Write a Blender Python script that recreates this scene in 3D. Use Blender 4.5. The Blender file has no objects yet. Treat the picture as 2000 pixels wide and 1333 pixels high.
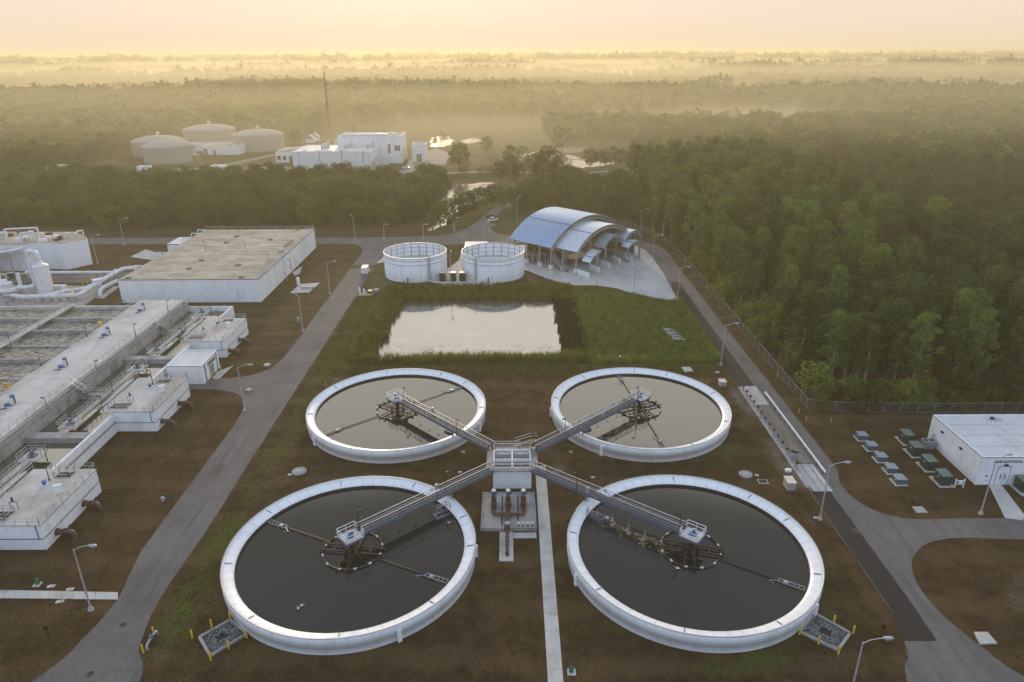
import bpy, math, random
from math import sin, cos, pi, radians, sqrt, atan2
from mathutils import Vector, Matrix, noise as mnoise
random.seed(7)
sc = bpy.context.scene
COL = sc.collection
# ------------------------------------------------------------------ camera
FPX, PITCH, ROLL, CH = 1381.5, .3864, -.0048, 62.0
F = Vector((0, cos(PITCH), -sin(PITCH)))
R0 = Vector((1, 0, 0)); U0 = Vector((0, sin(PITCH), cos(PITCH)))
R = R0*cos(ROLL) + U0*sin(ROLL); U = U0*cos(ROLL) - R0*sin(ROLL)
cam = bpy.data.cameras.new('camera'); cam.sensor_width = 36; cam.lens = FPX/2000*36
cam.clip_start = .5; cam.clip_end = 40000
co = bpy.data.objects.new('camera', cam); COL.objects.link(co)
co.matrix_world = Matrix(((R.x, U.x, -F.x, 0), (R.y, U.y, -F.y, 0), (R.z, U.z, -F.z, CH), (0, 0, 0, 1)))
sc.camera = co

def g(px, py, z=0.0):
    "point of the plant under a spot of the survey photograph, on the level z"
    d = F + R*((px-1000)/FPX) - U*((py-666.5)/FPX)
    t = (z-CH)/d.z
    return (d.x*t, d.y*t)

def tall(px, py, ty):
    x, y = g(px, py); lo, hi = 0., 200.
    for _ in range(40):
        m = (lo+hi)/2
        d = Vector((x, y, m-CH)); yy = 666.5 - FPX*d.dot(U)/d.dot(F)
        if yy > ty: lo = m
        else: hi = m
    return m

# ------------------------------------------------------------------ materials
def new_mat(name):
    m = bpy.data.materials.new(name); m.use_nodes = True
    nt = m.node_tree
    return m, nt, nt.nodes['Principled BSDF']

def N(nt, typ, **kw):
    n = nt.nodes.new(typ)
    for k, v in kw.items():
        if k in ('operation', 'blend_type', 'data_type', 'noise_dimensions', 'attribute_name', 'feature', 'wave_type', 'bands_direction', 'distance', 'attribute_type'):
            setattr(n, k, v)
        else:
            n.inputs[k.replace('_', ' ')].default_value = v
    return n

def L(nt, a, b): nt.links.new(a, b)

def pos(nt, scale=(1, 1, 1)):
    gm = nt.nodes.new('ShaderNodeNewGeometry'); mp = nt.nodes.new('ShaderNodeMapping')
    mp.inputs['Scale'].default_value = scale
    L(nt, gm.outputs['Position'], mp.inputs['Vector'])
    return mp.outputs['Vector']

def ramp(nt, src, stops):
    r = nt.nodes.new('ShaderNodeValToRGB'); el = r.color_ramp.elements
    while len(el) < len(stops): el.new(.5)
    for e, (p, c) in zip(el, stops):
        e.position = p; e.color = (*c, 1) if len(c) == 3 else c
    L(nt, src, r.inputs[0]); return r.outputs[0]

def mixc(nt, fac, a, b, mode='MIX'):
    m = nt.nodes.new('ShaderNodeMix'); m.data_type = 'RGBA'; m.blend_type = mode
    for sock, v in ((m.inputs[0], fac), (m.inputs[6], a), (m.inputs[7], b)):
        if hasattr(v, 'is_output'): L(nt, v, sock)
        elif isinstance(v, (int, float)): sock.default_value = v
        else: sock.default_value = (*v, 1)
    return m.outputs[2]

def noise(nt, vec, scale, detail=4, rough=.6):
    n = nt.nodes.new('ShaderNodeTexNoise'); n.inputs['Scale'].default_value = scale
    n.inputs['Detail'].default_value = detail; n.inputs['Roughness'].default_value = rough
    L(nt, vec, n.inputs['Vector']); return n.outputs['Fac']

def bump(nt, b, h, strength=.3, dist=.05):
    n = nt.nodes.new('ShaderNodeBump'); n.inputs['Strength'].default_value = strength
    n.inputs['Distance'].default_value = dist
    L(nt, h, n.inputs['Height']); L(nt, n.outputs[0], b.inputs['Normal'])

def surf(name, c, rough=.7, metal=0., var=.25, scale=.6, c2=None, stain=None, aniso=(1, 1, 1), bmp=.15, spec=.4):
    m, nt, b = new_mat(name)
    v = pos(nt, aniso)
    a = noise(nt, v, scale, 6, .65)
    c2 = c2 or tuple(x*(1-var) for x in c)
    col = ramp(nt, a, [(.35, c2), (.62, c)])
    fine = noise(nt, v, scale*14, 3, .6)
    col = mixc(nt, .5, col, ramp(nt, fine, [(.3, (.82,)*3), (.7, (1.12,)*3)]), 'MULTIPLY')
    if stain:
        s = noise(nt, pos(nt, stain[2]), stain[1], 5, .7)
        col = mixc(nt, ramp(nt, s, [(.5, (0,)*3), (.68, (1,)*3)]), col, stain[0])
    L(nt, col, b.inputs['Base Color'])
    b.inputs['Roughness'].default_value = rough; b.inputs['Metallic'].default_value = metal
    b.inputs['Specular IOR Level'].default_value = spec
    if bmp: bump(nt, b, fine, bmp, .02)
    return m

M = {}
M['white_conc'] = surf('painted_white_concrete', (.83, .83, .82), .7, var=.06, scale=.2, stain=((.68, .67, .64), .4, (1, 1, .25)))
M['deck'] = surf('weathered_deck_concrete', (.6, .57, .53), .85, var=.18, scale=.16, stain=((.36, .31, .26), .09, (1, .6, 1)))
M['conc'] = surf('grey_concrete', (.4, .38, .35), .85, var=.3, scale=.35, stain=((.2, .19, .17), .5, (1, 1, .4)))
M['pad'] = surf('light_concrete_pad', (.55, .53, .48), .85, var=.2, scale=.3, stain=((.36, .33, .28), .4, (1, 1, 1)))
M['apron'] = surf('apron_concrete', (.5, .5, .48), .7, var=.25, scale=.14, stain=((.33, .31, .28), .2, (1, .3, 1)), aniso=(1, .4, 1))
M['stain_wall'] = surf('stained_basin_wall', (.46, .44, .4), .85, var=.3, scale=.4, stain=((.12, .11, .1), .9, (.6, .6, .06)))
M['roof_tan'] = surf('weathered_roof_slab', (.5, .43, .33), .9, var=.4, scale=.22, stain=((.22, .2, .17), .35, (.25, 1.3, 1)))
M['roof_white'] = surf('white_roof_membrane', (.62, .63, .64), .5, var=.14, scale=.2, stain=((.5, .5, .5), .4, (1, .2, 1)))
M['cover'] = surf('launder_cover_plastic', (.87, .87, .87), .4, var=.06, scale=.5, bmp=.05)
M['asphalt'] = surf('worn_asphalt', (.155, .14, .13), .9, var=.3, scale=.12, stain=((.095, .085, .08), .9, (1, .05, 1)), bmp=.5)
M['asphalt_patch'] = surf('patched_asphalt', (.1, .09, .083), .9, var=.2, scale=.4, bmp=.4)
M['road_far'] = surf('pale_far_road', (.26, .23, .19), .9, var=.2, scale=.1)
M['asphalt_dark'] = surf('fresh_dark_asphalt', (.027, .022, .02), .9, var=.2, scale=.3, bmp=.5)
M['scale_deck'] = surf('worn_scale_deck', (.2, .17, .145), .8, var=.5, scale=.3, aniso=(2, .3, 1))
M['galv'] = surf('galvanised_steel', (.42, .44, .46), .5, .6, var=.15, scale=2)
M['rail'] = surf('aluminium_rail', (.48, .48, .48), .45, .35, var=.1, scale=2)
M['grating'] = surf('steel_grating', (.12, .12, .12), .6, .5, var=.3, scale=3)
M['bluegrey'] = surf('blue_grey_steel', (.13, .16, .22), .5, .3, var=.2, scale=1.5)
M['dark'] = surf('dark_bronze_metal', (.035, .03, .028), .5, .4, var=.2, scale=3)
M['rust'] = surf('wet_brown_steel', (.06, .04, .03), .5, .2, var=.4, scale=1.5)
M['brown_pipe'] = surf('brown_painted_pipe', (.13, .065, .045), .5, .1, var=.35, scale=1.5)
M['white_pipe'] = surf('white_painted_pipe', (.76, .76, .75), .4, var=.1, scale=.8, stain=((.5, .47, .42), .8, (1, 1, 1)))
M['white_metal'] = surf('white_painted_metal', (.8, .8, .79), .4, var=.06, scale=1)
M['offwhite'] = surf('cream_painted_metal', (.68, .62, .53), .5, var=.1, scale=1)
M['blue'] = surf('blue_painted_motor', (.03, .15, .36), .4, var=.2, scale=3)
M['yellow'] = surf('yellow_paint', (.75, .5, .03), .5, var=.12, scale=3)
M['orange'] = surf('orange_paint', (.7, .28, .03), .5, var=.15, scale=3)
M['green'] = surf('green_cabinet_paint', (.035, .062, .045), .45, var=.15, scale=2)
M['green_top'] = surf('pale_green_cabinet_lid', (.13, .19, .15), .5, var=.15, scale=2)
M['greyblue'] = surf('grey_blue_cabinet_paint', (.08, .12, .14), .45, var=.15, scale=2)
M['greyblue_top'] = surf('pale_grey_cabinet_lid', (.26, .3, .34), .5, var=.15, scale=2)
M['hydrant'] = surf('green_box_plastic', (.03, .16, .06), .5, var=.2, scale=4)
M['pink'] = surf('faded_lilac_paint', (.5, .36, .48), .6, var=.15, scale=4)
M['glass'] = surf('dark_window_glass', (.02, .025, .03), .1, var=.2, scale=1, bmp=0)
M['stone'] = surf('wet_riprap_stone', (.2, .2, .19), .8, var=.5, scale=1.6)
M['wood'] = surf('weathered_wood_pole', (.1, .075, .055), .9, var=.3, scale=1)
M['tank_tan'] = surf('tan_tank_concrete', (.4, .37, .31), .9, var=.12, scale=.08)
M['bark_pale'] = surf('pale_pine_bark', (.28, .22, .17), .9, var=.3, scale=2)
M['bark'] = surf('grey_brown_bark', (.1, .08, .06), .9, var=.35, scale=2)
M['rubber'] = surf('black_rubber', (.02, .02, .02), .8, var=.2, scale=4)
M['lens'] = surf('lamp_lens', (.75, .75, .72), .3, var=.05, scale=4)
M['ink'] = surf('black_letter_paint', (.02, .02, .02), .5, var=.05, scale=4)
M['interior'] = surf('tan_timber_and_plant', (.3, .22, .14), .8, var=.4, scale=.5)  # tan of the beams, floors and machines, also on the doors

def tweak(m, fn):
    nt = m.node_tree; b = nt.nodes['Principled BSDF']; lk = b.inputs['Base Color'].links[0]; src = lk.from_socket; nt.links.remove(lk); L(nt, fn(nt, src), b.inputs['Base Color'])
def drips(nt, src):
    a = noise(nt, pos(nt, (2.2, 2.2, .16)), 1.3, 4, .6); k = noise(nt, pos(nt, (.25, .25, .6)), .6, 3, .6)
    f = mixc(nt, 1., ramp(nt, a, [(.56, (0,)*3), (.72, (.7,)*3)]), ramp(nt, k, [(.45, (0,)*3), (.65, (1,)*3)]), 'MULTIPLY')
    return mixc(nt, f, src, (.4, .37, .31))
tweak(M['white_conc'], drips)
def cracks(nt, src):
    vo = nt.nodes.new('ShaderNodeTexVoronoi'); vo.feature = 'DISTANCE_TO_EDGE'; vo.inputs['Scale'].default_value = .16
    wob = nt.nodes.new('ShaderNodeTexNoise'); wob.inputs['Scale'].default_value = .5; wob.inputs['Detail'].default_value = 5; v = pos(nt); L(nt, v, wob.inputs['Vector'])
    ad = nt.nodes.new('ShaderNodeVectorMath'); ad.operation = 'MULTIPLY_ADD'; L(nt, wob.outputs['Color'], ad.inputs[0]); ad.inputs[1].default_value = (3, 3, 0); L(nt, v, ad.inputs[2]); L(nt, ad.outputs[0], vo.inputs['Vector'])
    f = ramp(nt, vo.outputs['Distance'], [(0, (.4,)*3), (.009, (0,)*3)])
    o = noise(nt, pos(nt), .8, 3, .5)
    src = mixc(nt, ramp(nt, o, [(.62, (0,)*3), (.75, (.4,)*3)]), src, (.06, .055, .05))
    return mixc(nt, f, src, (.05, .045, .04))
tweak(M['asphalt'], cracks)
def stripe_mat(name, c, c2, axis_scale, rough=.35, metal=.6, spec=.5):
    m, nt, b = new_mat(name)
    gm = nt.nodes.new('ShaderNodeTexCoord'); mp = nt.nodes.new('ShaderNodeMapping')
    mp.inputs['Scale'].default_value = axis_scale
    L(nt, gm.outputs['Object'], mp.inputs['Vector'])
    w = nt.nodes.new('ShaderNodeTexWave'); w.inputs['Scale'].default_value = 1.
    L(nt, mp.outputs['Vector'], w.inputs['Vector'])
    col = ramp(nt, w.outputs['Fac'], [(.0, c2), (.22, c), (1, c)])
    nz = noise(nt, pos(nt), .3, 4)
    col = mixc(nt, .4, col, ramp(nt, nz, [(.3, (.8,)*3), (.7, (1.1,)*3)]), 'MULTIPLY')
    L(nt, col, b.inputs['Base Color']); b.inputs['Roughness'].default_value = rough
    b.inputs['Metallic'].default_value = metal
    return m

def water_mat(name, c, rough, bscale, bstr, film=None, spec=.5, bdist=.05, aniso=(1, 1, 1), ior=1.33):
    m, nt, b = new_mat(name)
    v = pos(nt, aniso)
    nz = noise(nt, v, bscale, 4, .6)
    b.inputs['Base Color'].default_value = (*c, 1)
    b.inputs['Roughness'].default_value = rough; b.inputs['IOR'].default_value = ior
    b.inputs['Specular IOR Level'].default_value = spec
    if film:
        f = noise(nt, pos(nt, film[3]), film[1], 6, .7)
        fac = ramp(nt, f, [(film[2], (0,)*3), (film[2]+.08, (1,)*3)])
        L(nt, mixc(nt, fac, c, film[0]), b.inputs['Base Color'])
        mr = nt.nodes.new('ShaderNodeMapRange'); mr.inputs['To Min'].default_value = rough; mr.inputs['To Max'].default_value = film[4]
        L(nt, fac, mr.inputs['Value']); L(nt, mr.outputs[0], b.inputs['Roughness'])
    bump(nt, b, nz, bstr, bdist)
    return m

M['water_clar'] = water_mat('still_tank_water', (.02, .02, .017), .04, 2.2, .12, spec=.9, ior=1.55)
M['water_basin'] = water_mat('basin_water', (.08, .075, .06), .06, 1.2, .15, spec=3.0)
M['water_froth'] = water_mat('churning_brown_water', (.05, .04, .027), .22, .9, 1.0, spec=1.2, bdist=.5, aniso=(.55, 1.6, 1),
                             film=((.42, .4, .35), 1.1, .49, (.5, 2.4, 1), .3))
M['water_pond'] = water_mat('pond_water', (.09, .085, .06), .05, 1.2, .03, ior=1.42, spec=4.0,
                            film=((.15, .155, .11), .22, .52, (.6, 1.5, 1), .13))
M['water_far'] = water_mat('marsh_water', (.08, .07, .05), .1, .6, .25, spec=1.5,
                           film=((.05, .045, .015), .16, .46, (1, 1.8, 1), .8))
M['water_far2'] = water_mat('open_marsh_water', (.08, .07, .05), .1, .6, .25, spec=1.5, film=((.05, .045, .015), .13, .64, (1, 1.8, 1), .8))

def ground_mat():
    m, nt, b = new_mat('mown_dry_grass')
    v = pos(nt)
    a = nt.nodes.new('ShaderNodeAttribute'); a.attribute_name = 'tint'
    sp = nt.nodes.new('ShaderNodeSeparateColor'); L(nt, a.outputs['Color'], sp.inputs[0])
    n1 = noise(nt, v, .045, 5, .65); n2 = noise(nt, v, .35, 6, .7); n3 = noise(nt, v, 3.2, 4, .7)
    base = ramp(nt, n2, [(.3, (.036, .021, .011)), (.5, (.066, .038, .018)), (.72, (.11, .064, .031))])
    base = mixc(nt, ramp(nt, n1, [(.42, (0,)*3), (.68, (.35,)*3)]), base, (.062, .058, .018))
    wv = nt.nodes.new('ShaderNodeTexWave'); wv.wave_type = 'RINGS'; wv.inputs['Scale'].default_value = .035; wv.inputs['Distortion'].default_value = 7; wv.inputs['Detail'].default_value = 3; wv.inputs['Detail Scale'].default_value = .35
    L(nt, v, wv.inputs['Vector']); mt_ = nt.nodes.new('ShaderNodeMath'); mt_.operation = 'MULTIPLY'; L(nt, wv.outputs['Fac'], mt_.inputs[0]); L(nt, noise(nt, pos(nt, (.9, .3, 1)), .35, 4, .6), mt_.inputs[1]); trk = mt_.outputs[0]
    base = mixc(nt, ramp(nt, trk, [(.3, (0,)*3), (.5, (.55,)*3)]), base, (.12, .074, .037))
    gm_ = nt.nodes.new('ShaderNodeMath'); gm_.operation = 'MULTIPLY_ADD'
    L(nt, n2, gm_.inputs[0]); gm_.inputs[1].default_value = 1.6
    ad = nt.nodes.new('ShaderNodeMath'); ad.operation = 'ADD'; ad.inputs[1].default_value = -1.3
    L(nt, sp.outputs[0], ad.inputs[0]); L(nt, ad.outputs[0], gm_.inputs[2])
    mul = nt.nodes.new('ShaderNodeMath'); mul.operation = 'MULTIPLY'; mul.inputs[1].default_value = 1.6; mul.use_clamp = True
    L(nt, gm_.outputs[0], mul.inputs[0])
    green = ramp(nt, n3, [(.3, (.05, .065, .012)), (.7, (.1, .115, .025))])
    col = mixc(nt, mul.outputs[0], base, green)
    gold = ramp(nt, noise(nt, pos(nt, (1, 2.5, 1)), .02, 6, .6), [(.38, (.045, .055, .018)), (.62, (.11, .085, .034))])
    col = mixc(nt, sp.outputs[1], col, gold)
    col = mixc(nt, sp.outputs[2], col, ramp(nt, n2, [(.35, (.1, .08, .06)), (.65, (.24, .2, .16))]))
    col = mixc(nt, .7, col, ramp(nt, n3, [(.25, (.66,)*3), (.75, (1.3,)*3)]), 'MULTIPLY')
    L(nt, col, b.inputs['Base Color']); b.inputs['Roughness'].default_value = 1; b.inputs['Specular IOR Level'].default_value = .1
    bump(nt, b, n3, .8, .12)
    return m
M['ground'] = ground_mat()

def leaf_mat(name, c, c2, jit=.5):
    m, nt, b = new_mat(name)
    oi = nt.nodes.new('ShaderNodeObjectInfo')
    nz = noise(nt, pos(nt), .5, 3, .6)
    col = mixc(nt, ramp(nt, nz, [(.3, (0,)*3), (.7, (1,)*3)]), c2, c)
    hs = nt.nodes.new('ShaderNodeHueSaturation')
    mr = nt.nodes.new('ShaderNodeMapRange'); mr.inputs['To Min'].default_value = 1-jit; mr.inputs['To Max'].default_value = 1+jit
    L(nt, oi.outputs['Random'], mr.inputs['Value']); L(nt, mr.outputs[0], hs.inputs['Value'])
    mr2 = nt.nodes.new('ShaderNodeMapRange'); mr2.inputs['To Min'].default_value = .472; mr2.inputs['To Max'].default_value = .52
    ml = nt.nodes.new('ShaderNodeMath'); ml.operation = 'FRACT'; mu = nt.nodes.new('ShaderNodeMath'); mu.operation = 'MULTIPLY'; mu.inputs[1].default_value = 7.31
    L(nt, oi.outputs['Random'], mu.inputs[0]); L(nt, mu.outputs[0], ml.inputs[0]); L(nt, ml.outputs[0], mr2.inputs['Value'])
    L(nt, mr2.outputs[0], hs.inputs['Hue']); L(nt, col, hs.inputs['Color'])
    L(nt, hs.outputs[0], b.inputs['Base Color']); b.inputs['Roughness'].default_value = .7; b.inputs['Specular IOR Level'].default_value = .2
    tr = nt.nodes.new('ShaderNodeBsdfTranslucent'); L(nt, hs.outputs[0], tr.inputs[0])
    mx = nt.nodes.new('ShaderNodeMixShader'); mx.inputs[0].default_value = .3
    L(nt, b.outputs[0], mx.inputs[1]); L(nt, tr.outputs[0], mx.inputs[2])
    L(nt, mx.outputs[0], nt.nodes['Material Output'].inputs[0])
    return m
M['leaf_pine'] = leaf_mat('pale_green_cypress_leaves', (.15, .2, .034), (.062, .092, .016))
M['leaf_oak'] = leaf_mat('dark_green_oak_leaves', (.095, .125, .02), (.045, .062, .012))
M['leaf_broad'] = leaf_mat('deep_green_leaves', (.085, .12, .024), (.034, .052, .012))
M['leaf_bush'] = leaf_mat('yellow_green_scrub_leaves', (.18, .21, .035), (.085, .11, .018))
M['reed'] = leaf_mat('reed_green', (.185, .195, .04), (.075, .085, .02), .2)
M['reed_marsh'] = leaf_mat('marsh_green', (.25, .27, .05), (.1, .115, .025), .2)
M['dry_grass'] = leaf_mat('dry_grass_tuft', (.12, .088, .04), (.062, .055, .02), .2)
M['reed_dry'] = leaf_mat('reed_brown', (.085, .075, .03), (.05, .04, .018), .2)

def fence_mat():
    m, nt, b = new_mat('chain_link_mesh')
    b.inputs['Base Color'].default_value = (.22, .23, .22, 1); b.inputs['Roughness'].default_value = .6
    tr = nt.nodes.new('ShaderNodeBsdfTransparent'); mx = nt.nodes.new('ShaderNodeMixShader'); mx.inputs[0].default_value = .13
    L(nt, tr.outputs[0], mx.inputs[1]); L(nt, b.outputs[0], mx.inputs[2]); L(nt, mx.outputs[0], nt.nodes['Material Output'].inputs[0])
    return m
M['chain'] = fence_mat()

# ------------------------------------------------------------------ mesh helper
class MB:
    def __init__(s, mats='conc'):
        s.v = []; s.f = []; s.s = []; s.m = []
        s.mats = list(mats) if isinstance(mats, (list, tuple)) else [mats]; s.mi = 0
    def face(s, pts, smooth=False):
        n = len(s.v); s.v += [tuple(p) for p in pts]; s.f.append(tuple(range(n, n+len(pts)))); s.s.append(smooth); s.m.append(s.mi)
    def add(s, vs, fs, smooth=False):
        n = len(s.v); s.v += [tuple(p) for p in vs]
        for f in fs: s.f.append(tuple(i+n for i in f)); s.s.append(smooth); s.m.append(s.mi)
    def box(s, x0, x1, y0, y1, z0, z1):
        s.add([(x0, y0, z0), (x1, y0, z0), (x1, y1, z0), (x0, y1, z0), (x0, y0, z1), (x1, y0, z1), (x1, y1, z1), (x0, y1, z1)],
              [(0, 3, 2, 1), (4, 5, 6, 7), (0, 1, 5, 4), (1, 2, 6, 5), (2, 3, 7, 6), (3, 0, 4, 7)])
    def cbox(s, cx, cy, z0, w, d, h, rot=0):
        c, n = cos(rot), sin(rot); P = []
        for z in (z0, z0+h):
            for a, b in ((-1, -1), (1, -1), (1, 1), (-1, 1)):
                x, y = a*w/2, b*d/2; P.append((cx+x*c-y*n, cy+x*n+y*c, z))
        s.add(P, [(0, 3, 2, 1), (4, 5, 6, 7), (0, 1, 5, 4), (1, 2, 6, 5), (2, 3, 7, 6), (3, 0, 4, 7)])
    def beam(s, a, b, w, h, up=(0, 0, 1)):
        a, b = Vector(a), Vector(b); d = (b-a).normalized(); u = Vector(up)
        sd = d.cross(u)
        if sd.length < 1e-4: sd = d.cross(Vector((1, 0, 0)))
        sd.normalize(); u = sd.cross(d)
        P = [p + sd*(i*w/2) + u*(j*h/2) for p in (a, b) for i, j in ((-1, -1), (1, -1), (1, 1), (-1, 1))]
        s.add(P, [(0, 3, 2, 1), (4, 5, 6, 7), (0, 1, 5, 4), (1, 2, 6, 5), (2, 3, 7, 6), (3, 0, 4, 7)])
    def cyl(s, x, y, z0, z1, r, n=16, r2=None, cap=True, smooth=True):
        r2 = r if r2 is None else r2
        P = [(x+r*cos(2*pi*i/n), y+r*sin(2*pi*i/n), z0) for i in range(n)]+[(x+r2*cos(2*pi*i/n), y+r2*sin(2*pi*i/n), z1) for i in range(n)]
        s.add(P, [(i, (i+1) % n, n+(i+1) % n, n+i) for i in range(n)], smooth)
        if cap:
            s.add(P, [tuple(range(n, 2*n)), tuple(range(n-1, -1, -1))])
    def lathe(s, x, y, prof, n=48, smooth=True, a0=0, a1=2*pi, closed=False):
        full = abs(a1-a0-2*pi) < 1e-6; k = n if full else n+1
        P = [(x+r*cos(a0+(a1-a0)*i/n), y+r*sin(a0+(a1-a0)*i/n), z) for r, z in prof for i in range(k)]
        fs = []; m = len(prof)
        for j in range(m if closed else m-1):
            j2 = (j+1) % m
            for i in range(n):
                i2 = (i+1) % k
                fs.append((j*k+i, j*k+i2, j2*k+i2, j2*k+i))
        s.add(P, fs, smooth)
    def tube(s, pts, r, n=8, cap=True):
        pts = [Vector(p) for p in pts]; rs = r if isinstance(r, (list, tuple)) else [r]*len(pts)
        P = []; prev = None
        for i, p in enumerate(pts):
            d = (pts[min(i+1, len(pts)-1)]-pts[max(i-1, 0)]).normalized()
            if prev is None:
                sd = d.cross(Vector((0, 0, 1)))
                if sd.length < 1e-3: sd = d.cross(Vector((1, 0, 0)))
            else: sd = prev-d*prev.dot(d)
            sd.normalize(); prev = sd; u = sd.cross(d)
            P += [p+(sd*cos(2*pi*k/n)+u*sin(2*pi*k/n))*rs[i] for k in range(n)]
        m = len(pts)
        s.add(P, [(j*n+k, j*n+(k+1) % n, (j+1)*n+(k+1) % n, (j+1)*n+k) for j in range(m-1) for k in range(n)], n > 5)
        if cap: s.add(P, [tuple(range(n-1, -1, -1)), tuple(range((m-1)*n, m*n))])
    def poly(s, pts, z0, z1=None):
        if z1 is None: s.face([(x, y, z0) for x, y in pts]); return
        n = len(pts)
        P = [(x, y, z0) for x, y in pts]+[(x, y, z1) for x, y in pts]
        s.add(P, [tuple(range(n, 2*n)), tuple(range(n-1, -1, -1))]+[(i, (i+1) % n, n+(i+1) % n, n+i) for i in range(n)])
    def rail(s, pts, h=1.07, step=1.9, r=.032, mid=True):
        pts = [Vector(p) for p in pts]
        for a, b in zip(pts, pts[1:]):
            k = max(1, round((b-a).length/step))
            for i in range(k+1):
                p = a.lerp(b, i/k); s.beam(p, p+Vector((0, 0, h)), 2*r, 2*r)
            for hh in ((h, h*.55) if mid else (h,)):
                s.beam(a+Vector((0, 0, hh)), b+Vector((0, 0, hh)), 2*r, 2*r)
    def bendpipe(s, pts, r, n=10, rad=None, flange=0, seg=5):
        "pipe with rounded corners"
        rad = rad or r*2.2; V = [Vector(p) for p in pts]; out = [V[0]]
        for a, b, c in zip(V, V[1:], V[2:]):
            d1 = (a-b).normalized(); d2 = (c-b).normalized(); q = min(rad, (a-b).length*.45, (c-b).length*.45)
            p1, p2 = b+d1*q, b+d2*q
            for i in range(seg+1):
                t = i/seg; out.append(p1*(1-t)**2+b*2*t*(1-t)+p2*t*t)
        out.append(V[-1]); s.tube(out, r, n)
        if flange:
            for a, b in zip(V, V[1:]):
                ln = (b-a).length; k = int(ln/flange)
                for i in range(1, k+1):
                    p = a.lerp(b, i/(k+1)); d = (b-a).normalized()
                    s.tube([p-d*.05, p+d*.05], r*1.25, n)
    def build(s, name, parent=None, rot=None):
        me = bpy.data.meshes.new(name); me.from_pydata(s.v, [], s.f)
        for mm in s.mats: me.materials.append(M[mm] if isinstance(mm, str) else mm)
        me.polygons.foreach_set('use_smooth', s.s); me.polygons.foreach_set('material_index', s.m)
        o = bpy.data.objects.new(name, me); COL.objects.link(o)
        if parent is not None:
            off = Vector((0, 0, 0)); p = parent
            while p is not None: off += Vector(p.location); p = p.parent
            if off.length: me.transform(Matrix.Translation(-off))
            o.parent = parent
        me.update()
        return o

def tag(o, label=None, cat=None, group=None, kind=None):
    if label: o['label'] = label
    if cat: o['category'] = cat
    if group: o['group'] = group
    if kind: o['kind'] = kind
    return o

def thing(name, label, cat, loc=(0, 0, 0), group=None):
    o = bpy.data.objects.new(name, None); COL.objects.link(o)
    o.empty_display_size = .5; o.location = loc
    return tag(o, label, cat, group)

def struct(name, mb): return tag(mb.build(name), kind='structure')

def copy_tree(o, parent=None):
    c = o.copy(); COL.objects.link(c); c.parent = parent
    for ch in list(o.children): copy_tree(ch, c)
    return c

def place(proto, used, loc, rz=0, label=None, sc_=None):
    o = proto if not used else copy_tree(proto)
    o.location = loc; o.rotation_euler = (0, 0, rz)
    if sc_: o.scale = (sc_,)*3 if isinstance(sc_, (int, float)) else sc_
    if label: o['label'] = label
    return o


def foam_mat():
    m, nt, b = new_mat('glint_tinted_foam'); b.inputs['Base Color'].default_value = (.42, .3, .18, 1); b.inputs['Roughness'].default_value = .8  # golden light on the foam is put into its base colour
    tr = nt.nodes.new('ShaderNodeBsdfTransparent'); mx = nt.nodes.new('ShaderNodeMixShader')
    nz = noise(nt, pos(nt), 1.6, 6, .75)
    f = ramp(nt, nz, [(.5, (0,)*3), (.66, (.75,)*3)]); L(nt, f, mx.inputs[0])
    L(nt, tr.outputs[0], mx.inputs[1]); L(nt, b.outputs[0], mx.inputs[2]); L(nt, mx.outputs[0], nt.nodes['Material Output'].inputs[0]); return m
M['foam'] = foam_mat()
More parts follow.
